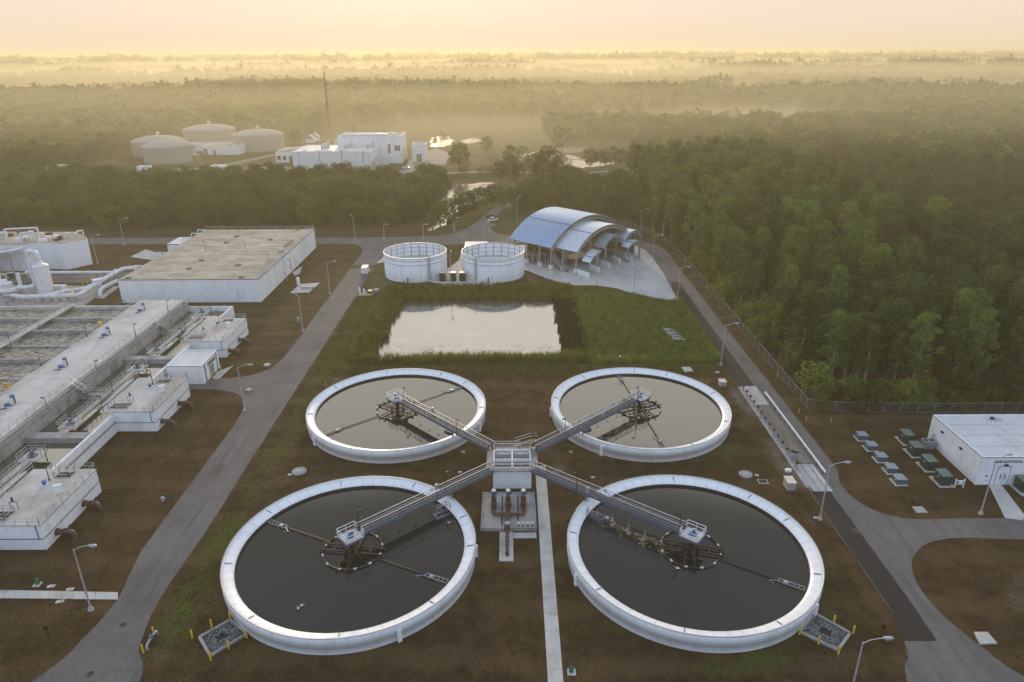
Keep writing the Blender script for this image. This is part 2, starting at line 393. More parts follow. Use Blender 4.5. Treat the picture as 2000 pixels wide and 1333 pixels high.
# ================================================================== GROUND AND ROADS
PX0, PX1, PY0, PY1 = -33.5, 43.5, 141.5, 190.0      # the storm pond basin
WZ = -.9
def pond_depth(x, y):
    j = mnoise.noise(Vector((x*.09, y*.09, 0)))*1.5
    dx = max(PX0-x, x-PX1, 0); dy = max(PY0-y, y-PY1, 0)
    inx = min(x-PX0, PX1-x); iny = min(y-PY0, PY1-y)
    d = min(inx, iny) if dx == 0 and dy == 0 else -sqrt(dx*dx+dy*dy)
    t = (d+j*.4+1.5)/5.5; t = max(0, min(1, t))
    return -1.7*t*t*(3-2*t), d
CL = [(-21.07, 75.88), (23.33, 75.88), (-21.07, 115.6), (23.33, 115.6)]
def band(v, a, b, s):
    return max(0, min(1, (v-a)/s))*max(0, min(1, (b-v)/s))
def tint(x, y):
    n = mnoise.noise(Vector((x*.05, y*.05, 3)))
    n2 = mnoise.noise(Vector((x*.13, y*.13, 9)))
    gr = .12+.3*n
    _, d = pond_depth(x, y)
    if d > -7: gr = max(gr, min(1, (d+7)/3.5)*.95)
    gr = max(gr, band(x, -43.5, -36.5+3*n, 2.2)*band(y, 52, 235, 8)*(.8+.4*n2))
    gr = max(gr, band(x, 51.5, 55.5, 1.2)*band(y, 92, 235, 8)*(.4+.5*n2))
    gr = max(gr, band(x, 53, 60, 2)*band(y, 96, 117, 5)*(.35+.5*n2))
    gr = max(gr, band(x, -70, -50, 3)*band(y-.25*(x+70), 154, 163, 3)*.55)
    gr = max(gr, band(x, -70, -50, 3)*band(y-.3*(x+70), 101, 107, 2)*.4)
    for cx, cy in CL:
        r = sqrt((x-cx)**2+(y-cy)**2)
        gr = max(gr, band(r, 15, 19.5+2*n2, 1.5)*(.58+.45*n2))
    gr = max(gr, band(y, 136.5, 141.5, 1.5)*band(x, -44, 44, 3)*.95)
    gr = max(gr, band(x, -9, 3.6, 1.5)*band(y, 58, 80, 5)*.35)
    gr = max(gr, band(x, 5.3, 10, 1.5)*band(y, 50, 80, 5)*.4)
    gold = max(0, min(1, (y-250)/25))
    if -180 < x < -50 and 165 < y < 262: gold = max(gold, .25+.3*n)
    if -56 < x < 0 and 190 < y < 262: gold = max(gold, .35)
    b = 0
    b = max(b, band(x, 42.6, 45.6, .7)*band(y, 88, 128, 3)*(.45+n2))
    b = max(b, band(x-(y-140)*.03, 41.5, 44.5, 1)*band(y, 135, 180, 5)*(.35+n2))
    b = max(b, band(x, -37.2, -35.6, .5)*band(y, 120, 215, 6)*(.3+n2))
    b = max(b, band(x, 6.5, 8.5, .8)*band(y, 96, 101, 1.5)*.5)
    # paler wheel marks left by the mower round the two island lawns
    rr = sqrt((x-71)**2*.5+(y-66)**2)
    b = max(b, band(abs(rr-7), -1, .9, .5)*.25)
    return (max(0, min(1, gr)), max(0, min(1, gold)), max(0, min(.8, b)))

def ramps(lo, hi, step, far_lo, far_hi):
    v = [lo+i*step for i in range(int((hi-lo)/step)+1)]
    a = []; s = step*2; x = lo
    while x > far_lo: x -= s; s *= 1.5; a.append(x)
    b = []; s = step*2; x = v[-1]
    while x < far_hi: x += s; s *= 1.35; b.append(x)
    return a[::-1]+v+b
xs = ramps(-120, 100, 1.5, -13000, 13000); ys = ramps(36, 262, 1.5, -300, 16000)
gb = MB('ground'); cols = []
for y in ys:
    for x in xs:
        z = 0.
        if PX0-9 < x < PX1+9 and PY0-9 < y < PY1+9: z = pond_depth(x, y)[0]
        gb.v.append((x, y, z)); cols.append(tint(x, y))
nx = len(xs)
for j in range(len(ys)-1):
    for i in range(nx-1):
        a = j*nx+i; gb.f.append((a, a+1, a+nx+1, a+nx)); gb.s.append(True); gb.m.append(0)
go = struct('ground', gb)
ca = go.data.color_attributes.new('tint', 'FLOAT_COLOR', 'POINT')
ca.data.foreach_set('color', [c for t in cols for c in (*t, 1)])

def edge(pts, amp=.12, step=1.2):
    "a slightly ragged outline"
    out = []
    for a, b in zip(pts, pts[1:]+pts[:1]):
        ln = sqrt((a[0]-b[0])**2+(a[1]-b[1])**2); k = max(1, int(ln/step)) if ln < 400 else 1
        for i in range(k):
            t = i/k; x, y = a[0]+(b[0]-a[0])*t, a[1]+(b[1]-a[1])*t
            if k > 1:
                x += mnoise.noise(Vector((x*.7, y*.7, 1)))*amp; y += mnoise.noise(Vector((x*.7, y*.7, 5)))*amp
            out.append((x, y))
    return out
def sheet(name, pts, mat, z, ragged=.12):
    me = MB(mat); p = edge(pts, ragged) if ragged else pts
    me.poly(p, z-.3 if z > .06 else z-.02, z) ; return struct(name, me)
def smooth(pts, n=6):
    out = []
    P = [pts[0]]+list(pts)+[pts[-1]]
    for i in range(1, len(P)-2):
        p0, p1, p2, p3 = P[i-1], P[i], P[i+1], P[i+2]
        for k in range(n):
            t = k/n
            out.append(tuple(.5*((2*p1[j])+(-p0[j]+p2[j])*t+(2*p0[j]-5*p1[j]+4*p2[j]-p3[j])*t*t+(-p0[j]+3*p1[j]-3*p2[j]+p3[j])*t**3) for j in (0, 1)))
    out.append(pts[-1]); return out

rl = [g(60, 1333), g(170, 1240), g(230, 1172), (-50.3, 76), (-50.3, 112)]
left_road = smooth([(-64, 40)]+rl[:3])+[(-50.2, 78), (-50.2, 112)]+smooth([(-50.2, 112), (-50.9, 119), (-53.5, 124.6), (-59, 127.3), (-66, 127.6)])+smooth([(-66, 132.6), (-58, 132.8), (-53.5, 135), (-51, 139), (-50.3, 146)])
left_road += [(-50.3, 230)]+smooth([(-50.3, 230), (-51.5, 238), (-55.5, 243.6), (-63, 244.4)])
left_road += [(-130, 244.8), (-150, 245), (-260, 246), (-260, 256), (-150, 254.6), (-60, 253.2), (-30, 254.5)]
left_road += smooth([(-30, 254.5), (-22, 259), (-16.5, 269), (-12.5, 284), (-9, 300), (0, 330)])+smooth([(6, 328), (-4, 298), (-7.5, 276), (-7, 263), (-3, 256), (6, 253.4), (20, 253.5), (36, 252)])
left_road += smooth([(36, 252), (44, 248.5), (49, 242), (51.6, 234), (52.2, 222), (52, 205)])
left_road += [(52, 190), (45.2, 190), (45.2, 222)]+smooth([(45.2, 222), (44.8, 233), (41.5, 240), (36, 243.2), (25, 244)])
left_road += [(0, 243.5), (-30, 242), (-41, 240)]+smooth([(-41, 240), (-42.8, 232), (-43.2, 220)])+[(-43.2, 110), (-43.1, 80)]+smooth([g(345, 1120), g(310, 1175), g(288, 1220), g(272, 1270), g(269, 1340), (-40.5, 40)])
sheet('service_road', left_road, 'asphalt', .03)
ex = [(52, 190.5), (52, 97)]+smooth([g(1640, 945), g(1665, 972), g(1700, 994), g(1745, 1009), g(1800, 1015), g(1870, 1013)])+[g(2000, 1013), (140, 84.5), (140, 79), g(2000, 1055)]
ex += smooth([g(1900, 1051), g(1850, 1053), g(1812, 1062), g(1788, 1082), g(1781, 1108), g(1797, 1150), g(1845, 1205), g(1920, 1266), g(2000, 1322), (62, 49)])
ex += [(72, 40), (38, 40)]+smooth([(38, 40), g(1772, 1333), g(1773, 1285), g(1766, 1254)])+[(45.2, 62), (45.2, 190.5)]
sheet('perimeter_road', ex, 'asphalt', .034)
sheet('asphalt_overlay', [g(1765, 1253), g(1830, 1253), (48.3, 66), (48.3, 91), (45.3, 91), (45.3, 66)], 'asphalt_dark', .04, .08)
sheet('asphalt_lane', [(45.3, 127.6), (48.6, 127.6), (48.6, 197.5), (46.6, 197.5), (45.2, 190), (44.9, 181)], 'asphalt_dark', .041, .08)
sheet('asphalt_patch', [(-50.3, 213), (-43.2, 213), (-42.9, 217), (-50.3, 217)], 'asphalt_dark', .042, .05)
for a, b, c, d in ((-48.6, -46.9, 96, 99.5), (-45.4, -43.9, 148, 152), (-49.8, -48.2, 171, 173.5), (49.4, 51.2, 140, 143)): sheet('road_patch', [(a, c), (b, c+.1), (b+.05, d), (a+.1, d-.1)], 'asphalt_patch', .045, .04)
# pavements and pads
def slab(name, pts, z=.09, mat='pad'):
    me = MB(mat); me.poly(pts, -.3, z); return struct(name, me)
def walk(name, x0, x1, y0, y1, n, vert=True, z=.08):
    me = MB(['pad', 'conc'])
    for i in range(n):
        a, b = i/n, (i+1)/n
        if vert: me.box(x0, x1, y0+(y1-y0)*a+.02, y0+(y1-y0)*b-.02, -.1, z)
        else: me.box(x0+(x1-x0)*a+.02, x0+(x1-x0)*b-.02, y0, y1, -.1, z)
    me.mi = 1; me.box(x0+.02, x1-.02, y0+.02, y1-.02, -.1, z-.03)
    return struct(name, me)
walk('central_pavement', 3.65, 5.3, 44, 98.6, 20)
lw = MB(['pad', 'conc'])
for i in range(14):
    a, b = -80+i*22.2+.5, -80+(i+1)*22.2-.5
    f = lambda x, t: g(x, (1153.5, 1169.5)[t]+(x/231)*(4.5 if t == 0 else 2.5))
    lw.mi = 0; lw.poly([f(a, 1), f(b, 1), f(b, 0), f(a, 0)], -.05, .08)
lw.mi = 1; lw.poly([f(-80, 1), f(224, 1), f(230, 0), f(-80, 0)], -.06, .06)
struct('left_pavement', lw)
a1, a2, a3, a4 = g(943, 967), g(1045, 967), g(1048, 1037), g(940, 1038)
px0, px1, py1, py0 = a1[0], a2[0]-.05, a1[1], a4[1]
pad = MB('conc'); pad.box(px0, px1, py0, py1, -.1, .35)
for q in ((px0, px0+.15, py0, py1), (px1-.15, px1, py0, py1), (px0+.15, px1-.15, py1-.15, py1), (px0+.15, px1-.15, py0, py0+.15)): pad.box(*q, .352, .5)
pad.mats.append('dark'); pad.mi = 1
for xx in (-1.55, .75): pad.box(xx-.09, xx+.09, py0+.6, py1-.8, .353, .37)
struct('pump_pad', pad)
slab('valve_pad', [g(976, 1040), g(1002, 1040), g(1003, 1097), g(975, 1097)], .13)
slab('panel_pad', [g(1003, 1042), g(1047, 1041), g(1048, 1052), g(1003, 1052)], .11)
apr = [(3, 211.5), (5.2, 209.2), (10, 202.2), (13.5, 198.2), (18.5, 194.5), (22.3, 194.7), (25.5, 193.9), (30, 191.5), (34.3, 187.3), (39, 183.6), (44.9, 180.4), (45.25, 190), (45.9, 205), (46, 222), (45.2, 234), (42, 241), (20, 242), (2, 241)]
slab('concrete_apron', apr, .05, 'apron')
slab('tank_pad', [(-23.5, 199.5), (-19.5, 194.9), (-6, 194.9), (-3, 199.5), (-6.5, 222), (-6.5, 236), (-17, 236), (-17, 222)], .07)
slab('corner_pad', [g(735, 515), g(752, 498), g(764, 504), g(762, 511)], .06)
slab('shed_pad', [g(415, 741), g(424, 727), g(457, 714), g(440, 729), g(428, 741)], .07)
slab('shed_driveway_pad', [g(255, 502), g(285, 488), g(330, 500), g(305, 510)], .07)
slab('hatch_pad', [g(585, 556), g(625, 553), g(604, 572), g(568, 573)], .12)
slab('wall_pad', [g(571, 533), g(590, 521), g(586, 534), g(577, 539)], .1)
slab('corner_cover', [g(1902, 1237), g(1928, 1237), g(1947, 1259), g(1914, 1260)], .2)
slab('electrical_pavement', [g(1930, 946), g(1954, 946), g(2003, 1010), (72.5, 83.5), (70.5, 84.2)], .09)
slab('hatch_cover', [g(1331, 719), g(1347, 719), g(1354, 727), g(1337, 728)], .25)
for nm, c in (('equipment_pad', (705, 574)), ):
    x, y = g(*c); slab(nm, [(x-.8, y-1.8), (x+3, y-1.8), (x+4, y+1.6), (x+.6, y+1.8)], .12)
struct('gravel_yard', (lambda q: (q.poly([(-150, 170.6), (-117, 170.6), (-114, 176), (-116, 196), (-150, 198)], -.1, .03), q)[1])(MB('conc')))
slab('yard_road', [(-150, 199.5), (-118, 199.5), (-112, 205), (-112, 210), (-150, 212)], .026, 'asphalt')
# water
wp = MB('water_pond'); wp.face([(PX0-2, PY0-2, WZ), (PX1+2, PY0-2, WZ), (PX1+2, PY1+2, WZ), (PX0-2, PY1+2, WZ)])
struct('pond_water', wp)
def far_water(name, pts, z=.03, mat='water_far'):
    me = MB(mat); p = edge(smooth(pts+pts[:1], 5)[:-1], 4.5, 1.5); me.poly(p, z); return struct(name, me)
far_water('creek_water', [g(858, 378), g(872, 364), g(912, 359), g(962, 357), g(975, 366), g(955, 380), g(925, 397), g(893, 422), g(862, 442), g(838, 452), g(828, 440), g(846, 415), g(858, 396)], .03, 'water_far2')
far_water('marsh_pool', [g(1096, 303), g(1118, 303), g(1142, 313), g(1180, 317), g(1200, 320), g(1165, 326), g(1115, 329), g(1098, 322)], .03, 'water_far2')
far_water('marsh_pool', [g(1015, 303), g(1040, 298), g(1060, 300), g(1085, 305), g(1050, 310), g(1020, 308)], .034)
far_water('marsh_pool', [g(840, 284), g(846, 270), g(866, 265), g(880, 271), g(892, 277), g(878, 285), g(858, 287.5), g(842, 287)])
far_water('marsh_pool', [g(900, 275), g(925, 270), g(940, 276), g(915, 281)], .036)
far_water('marsh_pool', [g(1080, 290), g(1110, 287), g(1150, 291), g(1120, 299), g(1090, 297)], .038)
far_water('marsh_lake', [(560, 560), (700, 540), (900, 560), (900, 640), (650, 640)])
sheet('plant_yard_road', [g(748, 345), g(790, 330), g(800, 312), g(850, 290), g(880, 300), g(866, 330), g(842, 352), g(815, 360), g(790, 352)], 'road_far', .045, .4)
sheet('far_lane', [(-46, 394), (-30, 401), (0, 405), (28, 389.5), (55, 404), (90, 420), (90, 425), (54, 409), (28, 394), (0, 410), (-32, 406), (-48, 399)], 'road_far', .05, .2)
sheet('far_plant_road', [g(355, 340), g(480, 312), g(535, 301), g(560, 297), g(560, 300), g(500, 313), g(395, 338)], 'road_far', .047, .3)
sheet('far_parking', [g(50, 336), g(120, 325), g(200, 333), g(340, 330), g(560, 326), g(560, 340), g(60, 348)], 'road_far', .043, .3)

# ================================================================== CLARIFIERS
RT = 16.2
def make_tank():
    t = thing('clarifier_tank', 'x', 'clarifier tank', group='round settling tanks')
    w = MB('white_conc')
    w.lathe(0, 0, [(RT-.14, -.3), (RT-.14, 1.02), (RT, 1.04), (RT, 2.38), (RT-.02, 2.4), (RT-.26, 2.4), (RT-.28, 2.38), (RT-.28, .3)], 120)
    for a in (2, 120, 178, 300): # little pilasters where the drains run down
        aa = radians(a); w.cbox((RT+.05)*cos(aa), (RT+.05)*sin(aa), -.2, .35, .5, 1.9, aa)
    w.build('wall', t)
    k = MB('galv'); k.lathe(0, 0, [(RT+.02, 2.4), (RT+.02, 2.46), (RT-.1, 2.46), (RT-.1, 2.4)], 120, closed=True); k.build('rim_edge', t)
    c = MB(['cover', 'dark'])
    n = 60
    for i in range(n):
        a0 = 2*pi*i/n+.0011; a1 = 2*pi*(i+1)/n-.0011
        c.mi = 0; c.lathe(0, 0, [(RT-.3, 2.22), (RT-1.1, 2.06), (RT-1.5, 1.84), (RT-1.54, 1.76)], 2, True, a0, a1)
        if i % 7 == 3: c.mi = 1; aa = a1+.003; c.beam(((RT-.32)*cos(aa), (RT-.32)*sin(aa), 2.25), ((RT-1.2)*cos(aa), (RT-1.2)*sin(aa), 2.1), .07, .06)
    c.mats.append('galv'); c.mi = 2; c.lathe(0, 0, [(RT-.3, 2.19), (RT-1.1, 2.02), (RT-1.5, 1.78)], 120)
    c.build('launder_cover', t)
    v = MB('rust'); v.lathe(0, 0, [(RT-1.58, 1.78), (RT-1.6, .9), (RT-1.66, .9), (RT-1.64, 1.66)], 120, closed=True); v.build('weir_plate', t)
    q = MB('water_clar'); q.lathe(0, 0, [(.01, 1.42), (RT-.3, 1.42)], 96); q.build('water', t)
    return t
tproto = make_tank()
names = ['large round white clarifier tank at the lower left with birds on its water', 'large round white clarifier tank at the lower right, spray falling under its walkway',
         'round white clarifier tank behind the lower left one, nearer the long grey road', 'round white clarifier tank behind the lower right one, nearest the pond corner and weigh lane']
for i, (c, nm) in enumerate(zip(CL, names)): place(tproto, i > 0, (*c, 0), i*.35, nm)

def make_mech():
    t = thing('sludge_skimmer', 'x', 'skimmer', group='rotating skimmers in the settling tanks')
    r = MB(['rust', 'offwhite']); pts = [(3.85*cos(a*pi/24), 3.85*sin(a*pi/24), 1.66) for a in range(49)]
    r.lathe(0, 0, [(3.9, 1.38), (3.9, 1.66), (3.81, 1.66), (3.81, 1.38)], 64, closed=True); r.mi = 1
    for k in range(12):
        a = k*pi/6+.2; r.cbox(3.85*cos(a), 3.85*sin(a), 1.5, .2, .4, .18, a)
    r.build('baffle_ring', t)
    for k in range(4):
        b = MB('rust'); a = k*pi/2+.3; d = Vector((cos(a), sin(a), 0)); n = Vector((-sin(a), cos(a), 0))
        for s in (-.62, .62):
            b.beam(n*s+d*.4+Vector((0, 0, 1.75)), n*s+d*4.35+Vector((0, 0, 1.68)), .11, .2)
        b.beam(n*-.62+d*2.4+Vector((0, 0, 1.75)), n*.62+d*2.4+Vector((0, 0, 1.75)), .1, .1)
        b.build('truss_beam', t)
    c = MB('rust'); c.cyl(0, 0, .5, 3.5, .28, 16)
    for k in range(8):
        a = k*pi/4; c.beam((1.1*cos(a), 1.1*sin(a), 1.0), (1.1*cos(a), 1.1*sin(a), 2.5), .09, .09)
        a2 = a+pi/4; c.beam((1.1*cos(a), 1.1*sin(a), 1.2), (1.1*cos(a2), 1.1*sin(a2), 2.4), .06, .06)
        for z in (1.3, 2.45): c.beam((1.1*cos(a), 1.1*sin(a), z), (1.1*cos(a2), 1.1*sin(a2), z), .09, .09)
    c.build('centre_cage', t)
    for s in (1, -1):
        m = MB(['rust', 'galv']); m.tube([(s*3.9, 0, 1.6), (s*11.2, 0, 1.55), (s*14.3, 0, 1.55)], .075, 6); m.mi = 1
        for o in (-.28, .28): m.beam((s*11.3, o, 1.62), (s*14.35, o*1.2, 1.66), .07, .07)
        for q in range(6): m.beam((s*(11.3+q*.6), -.3, 1.62), (s*(11.3+q*.6), .3, 1.62), .06, .06)
        m.cbox(s*12.1, 0, 1.45, .5, .5, .3); m.tube([(s*11.3, -.1, 1.6), (s*10.3, -.75, 1.7), (s*10.9, -.95, 1.6)], .05, 5)
        m.build('skimmer_arm', t)
    return t
mproto = make_mech()
tips = [(870, 1137), (1570, 1152), (640, 848), (1295, 872)]
mn = ['brown rotating skimmer and ring in the lower left clarifier',
      'brown rotating skimmer and ring in the lower right clarifier',
      'brown rotating skimmer and ring in the upper left clarifier', 'brown rotating skimmer and ring in the upper right clarifier']
for i, (c, tp) in enumerate(zip(CL, tips)):
    e = g(*tp, 1.5); place(mproto, i > 0, (*c, 0), atan2(e[1]-c[1], e[0]-c[0]), mn[i])

DZ = 3.75
def light_post(root, x, y, z, h=3.0, dx=.35, mat='dark'):
    m = MB([mat, 'lens']); m.tube([(x, y, z), (x, y, z+h)], [.07, .05], 6); m.cyl(x, y, z, z+.12, .16, 8)
    m.beam((x, y, z+h-.05), (x+dx, y, z+h-.02), .06, .06); m.cbox(x+dx*1.3, y, z+h-.12, .5, .28, .14)
    m.mi = 1; m.cbox(x+dx*1.3, y, z+h-.135, .3, .18, .012)
    return m.build('light_post', root)
def bridge(c, end, label, panel):
    cx, cy = c; dx, dy = end[0]-cx, end[1]-cy; ln = sqrt(dx*dx+dy*dy); a = atan2(dy, dx)
    t = thing('clarifier_walkway', label, 'walkway', (cx, cy, 0), 'truss walkways from the splitter box to the tank centres')
    t.rotation_euler = (0, 0, a)
    off = Vector((cx, cy, 0))
    def bl(m, nm, par=None):
        o = m.build(nm); o.parent = par or t; return o
    w = .52; s0 = 1.2
    d = MB('grating'); d.box(s0, ln, -w+.06, w-.06, DZ-.06, DZ)
    k = int((ln-s0)/.5)
    for i in range(k): d.box(s0+i*.5, s0+i*.5+.03, -w+.06, w-.06, DZ, DZ+.015)
    bl(d, 'deck')
    for s in (-1, 1):
        g_ = MB(['bluegrey', 'rail']); g_.beam((s0, s*w, DZ-.28), (ln, s*w, DZ-.28), .14, .12)
        g_.box(s0, ln, s*w-.03, s*w+.03, DZ-.22, DZ+.14)
        g_.mi = 1; g_.beam((s0, s*w, DZ+1.15), (ln, s*w, DZ+1.15), .1, .09); g_.beam((s0, s*w, DZ+.68), (ln, s*w, DZ+.68), .045, .045)
        g_.mi = 0; n = round((ln-s0)/1.5)
        for i in range(n+1):
            x = s0+(ln-s0)*i/n; g_.beam((x, s*w, DZ-.3), (x, s*w, DZ+1.12), .06, .06)
            if i < n:
                x2 = s0+(ln-s0)*(i+1)/n; p, q = (x, x2) if i % 2 else (x2, x)
                g_.beam((p, s*w, DZ-.25), (q, s*w, DZ+1.1), .04, .04)
        for i in range(6):
            x = 5+i*2.6
            if x < ln-3 and s == 1: g_.beam((x, s*w, DZ-.4), (x, s*(w+.6), DZ-.75), .05, .05); g_.beam((x, s*(w+.6), DZ-.75), (x+.5, s*(w+.6), DZ-.75), .1, .1)
        bl(g_, 'side_truss')
    p = MB(['deck', 'bluegrey']); p.box(-1.35, 1.2, -1.25, 1.25, DZ-.06, DZ+.02); p.mi = 1
    for q in ((-1.4, 1.24, 1.26, 1.33), (-1.4, 1.24, -1.33, -1.26), (-1.43, -1.36, -1.26, 1.26), (1.2, 1.26, -1.26, -.6), (1.2, 1.26, .6, 1.26)): p.box(*q, DZ-.26, DZ+.08)
    bl(p, 'platform')
    r = MB('white_metal'); r.rail([(1.2, -.6, DZ), (1.2, -1.25, DZ), (-1.35, -1.25, DZ), (-1.35, 1.25, DZ), (1.2, 1.25, DZ), (1.2, .6, DZ)], 1.1, 1.25, .028)
    bl(r, 'platform_railing')
    m = MB(['blue', 'galv']); m.cyl(-.2, -.1, DZ+.02, DZ+.22, .42, 14); m.cyl(-.2, -.1, DZ+.22, DZ+.85, .19, 12); m.cyl(.25, .2, DZ+.02, DZ+.4, .18, 10); m.mi = 1; m.cyl(-.2, -.1, DZ+.85, DZ+.95, .21, 12)
    bl(m, 'drive_motor')
    b = MB('galv'); b.cbox(panel, w+.22, DZ+.6, .5, .28, .75); b.beam((panel, w+.2, DZ-.1), (panel, w+.2, DZ+.6), .08, .08); bl(b, 'control_box')
    o = light_post(None, 1.5, w+.05, DZ, 2.9); o.parent = t
    o = light_post(None, ln-8.2, -w-.05 if label.find('upper') > 0 else w+.05, DZ, 2.7); o.parent = t
    # legs where the walkway crosses the rim
    x = RT-.15
    for q in (-1, 1): s = MB('bluegrey'); s.beam((x, q*.42, 2.42), (x, q*.42, DZ-.3), .16, .16); bl(s, 'rim_support')
    return t
B_END = [(-3.2, 91.6), (3.1, 91.7), (-3.1, 97.5), (3.1, 96.9)]
bn = ['grey truss walkway crossing the lower left clarifier to its centre', 'grey truss walkway crossing the lower right clarifier to its centre',
      'grey truss walkway crossing the upper left clarifier to its centre', 'grey truss walkway crossing the upper right clarifier to its centre']
for i in range(4): bridge(CL[i], B_END[i], bn[i], (14.2, 15.5, 9.5, 11.5)[i])
# scum troughs under each walkway and foam
for i, (c, e) in enumerate(zip(CL, B_END)):
    a = atan2(e[1]-c[1], e[0]-c[0])-.12*(1 if i in (0, 3) else -1)
    t = thing('scum_trough', ['green-grey scum trough beside the walkway of the lower left clarifier', 'green-grey scum trough beside the walkway of the lower right clarifier',
                              'scum trough with yellow hand rail at the edge of the upper left clarifier', 'dark scum trough under the walkway of the upper right clarifier'][i], 'trough', (*c, 0))
    t.rotation_euler = (0, 0, a)
    m = MB('bluegrey'); m.box(12.3, 14.55, -.6, -.45, 1.3, 1.75); m.box(12.3, 14.55, .45, .6, 1.3, 1.75); m.box(12.3, 12.4, -.45, .45, 1.3, 1.75)
    for k in range(4): m.beam((12.6+k*.55, -.5, 1.72), (12.6+k*.55, .5, 1.72), .06, .06)
    o = m.build('trough_box'); o.parent = t
    m = MB('yellow' if i == 2 else 'galv'); m.rail([(13, .7, 1.75), (14.6, .9, 1.9), (14.8, .1, 1.9)], 1.0, .8, .04); o = m.build('hand_rail'); o.parent = t
def spray_mat():
    m, nt, b = new_mat('falling_spray'); b.inputs['Base Color'].default_value = (.75, .66, .55, 1); b.inputs['Roughness'].default_value = .6
    tr = nt.nodes.new('ShaderNodeBsdfTransparent'); mx = nt.nodes.new('ShaderNodeMixShader')
    nz = noise(nt, pos(nt, (3, 3, 1)), 2.5, 5, .8)
    f = ramp(nt, nz, [(.48, (0,)*3), (.7, (.7,)*3)]); L(nt, f, mx.inputs[0])
    L(nt, tr.outputs[0], mx.inputs[1]); L(nt, b.outputs[0], mx.inputs[2]); L(nt, mx.outputs[0], nt.nodes['Material Output'].inputs[0]); return m
M['spray'] = spray_mat()
sp = thing('water_spray', 'thin white plume of water falling from a nozzle under the lower right walkway', 'water spray', group='spray plumes under the walkways')
m = MB('spray'); m.cyl(0, 0, 0, 1.9, .32, 8, .03, False)
for k in range(14):
    a = k*.45; rr = .3+.35*random.random(); m.face([(0, 0, .03), (rr*cos(a), rr*sin(a), .05), (rr*cos(a+.3), rr*sin(a+.3), .04)])
m.build('plume', sp)
u = 0
for i in (1, 3):
    c, e = CL[i], B_END[i]; d = Vector((e[0]-c[0], e[1]-c[1], 0)).normalized(); n = Vector((-d.y, d.x, 0))*(1 if i == 1 else 1)
    for k in range(5):
        p = Vector((*c, 0))+d*(3.2+k*2.5)+n*(1.9 if i == 1 else 1.7)
        place(sp, u > 0, (p.x, p.y, 1.44), k, 'thin white plume of water falling beside the lower right clarifier walkway' if i == 1 else 'golden plume of water falling beside the upper right clarifier walkway'); u += 1
fm = MB('foam')
for i in (1, 3):
    c, e = CL[i], B_END[i]; d = Vector((e[0]-c[0], e[1]-c[1], 0)).normalized(); n = Vector((-d.y, d.x, 0)); a = Vector((*c, 1.432))
    P = [a+d*(1.5+k*1.2)+n*(.9+.5*sin(k*1.7)) for k in range(11)]+[a+d*(1.5+k*1.2)+n*(3.0+.6*sin(k*2.3)) for k in range(10, -1, -1)]
    fm.face(P)
for px, py in ((655, 842), (680, 835), (880, 745), (1055, 0)):
    if py: x, y = g(px, py, 1.43); fm.face([(x+1.1*cos(q*.9), y+.8*sin(q*.9), 1.43) for q in range(7)])
tag(fm.build('water_foam'), 'foam tinted with golden light drifting on the water of the clarifiers', kind='stuff')
# ------------------------------------------------------------------ splitter box
t = thing('splitter_box', 'white square concrete flow splitter box where the four walkways meet', 'splitter box', (0, 95, 0))
m = MB('white_conc'); x0, x1, y0, y1, zt = -3.0, 2.85, 92.2, 97.7, 3.7
for q in ((x0, x1, y0, y0+.22), (x0, x1, y1-.22, y1), (x0, x0+.22, y0+.22, y1-.22), (x1-.22, x1, y0+.22, y1-.22), (-.18, .08, y0+.22, y1-.22)): m.box(*q, -.1, zt)
m.box(x0+.22, -.18, 94.75, 94.9, -.1, zt); m.box(.08, x1-.22, 94.75, 94.9, -.1, zt); m.build('box_wall', t)
m = MB('conc'); 
for q in ((x0-1, x1+1, y0-.8, y0), (x0-1, x1+1, y1, y1+.6), (x0-1, x0, y0, y1), (x1, x1+1, y0, y1)): m.box(*q, zt-.25, zt)
m.build('platform', t)
m = MB('water_basin'); m.box(x0+.2, x1-.2, y0+.2, y1-.2, 2.0, 2.3); m.build('water', t)
for xx in (-2.5, -1.35, .3, 1.4):
    for yy in (93.6, 95.6):
        m = MB(['offwhite', 'galv']); m.tube([(xx, yy+.45, zt+.12), (xx+1.05, yy+.45, zt+.12)], .15, 8); m.mi = 1; m.box(xx, xx+1.05, yy-.05, yy+.03, 2.6, zt-.1); m.beam((xx+.5, yy, zt-.2), (xx+.5, yy, zt+.9), .07, .07)
        m.build('weir_gate', t)
m = MB('rail'); m.rail([(x0-.1, y0-.75, zt), (x1+.1, y0-.75, zt)], 1.1, 1.5); m.rail([(x0-.1, y1+.55, zt), (x1-1.6, y1+.55, zt)], 1.1, 1.5)
m.rail([(x0+.1, y0+.1, zt), (x1-.1, y0+.1, zt), (x1-.1, y1-.1, zt), (x0+.1, y1-.1, zt), (x0+.1, y0+.1, zt)], 1.1, 1.5)
m.build('railing', t)
m = MB(['grating', 'rail'])
for k in range(9): m.box(.2+k*.3, .5+k*.3, y1+.65, y1+1.5, zt-.05+k*.11-.03, zt-.02+k*.11)
m.box(2.85, 3.85, y1+.6, y1+1.5, zt+.9, zt+.96); m.mi = 1
for yy in (y1+.65, y1+1.5): m.tube([(.2, yy, zt+1.05), (2.9, yy, zt+2.0), (3.9, yy, zt+2.0)], .035, 5)
m.build('stair', t)
m = MB('galv'); m.cbox(3.25, 95.6, zt, .5, .4, 1.5); m.build('panel_box', t)
m = MB('yellow'); m.box(-3.55, -3.4, 96.2, 96.5, zt, zt+1.1); m.build('gate_actuator', t)
light_post(t, 3.3, 97.6, zt, 3.1, -.3); light_post(t, -3.9, 97.2, 0, 4.5, .3); light_post(t, 3.75, 96.2, 0, 5.2, .25)
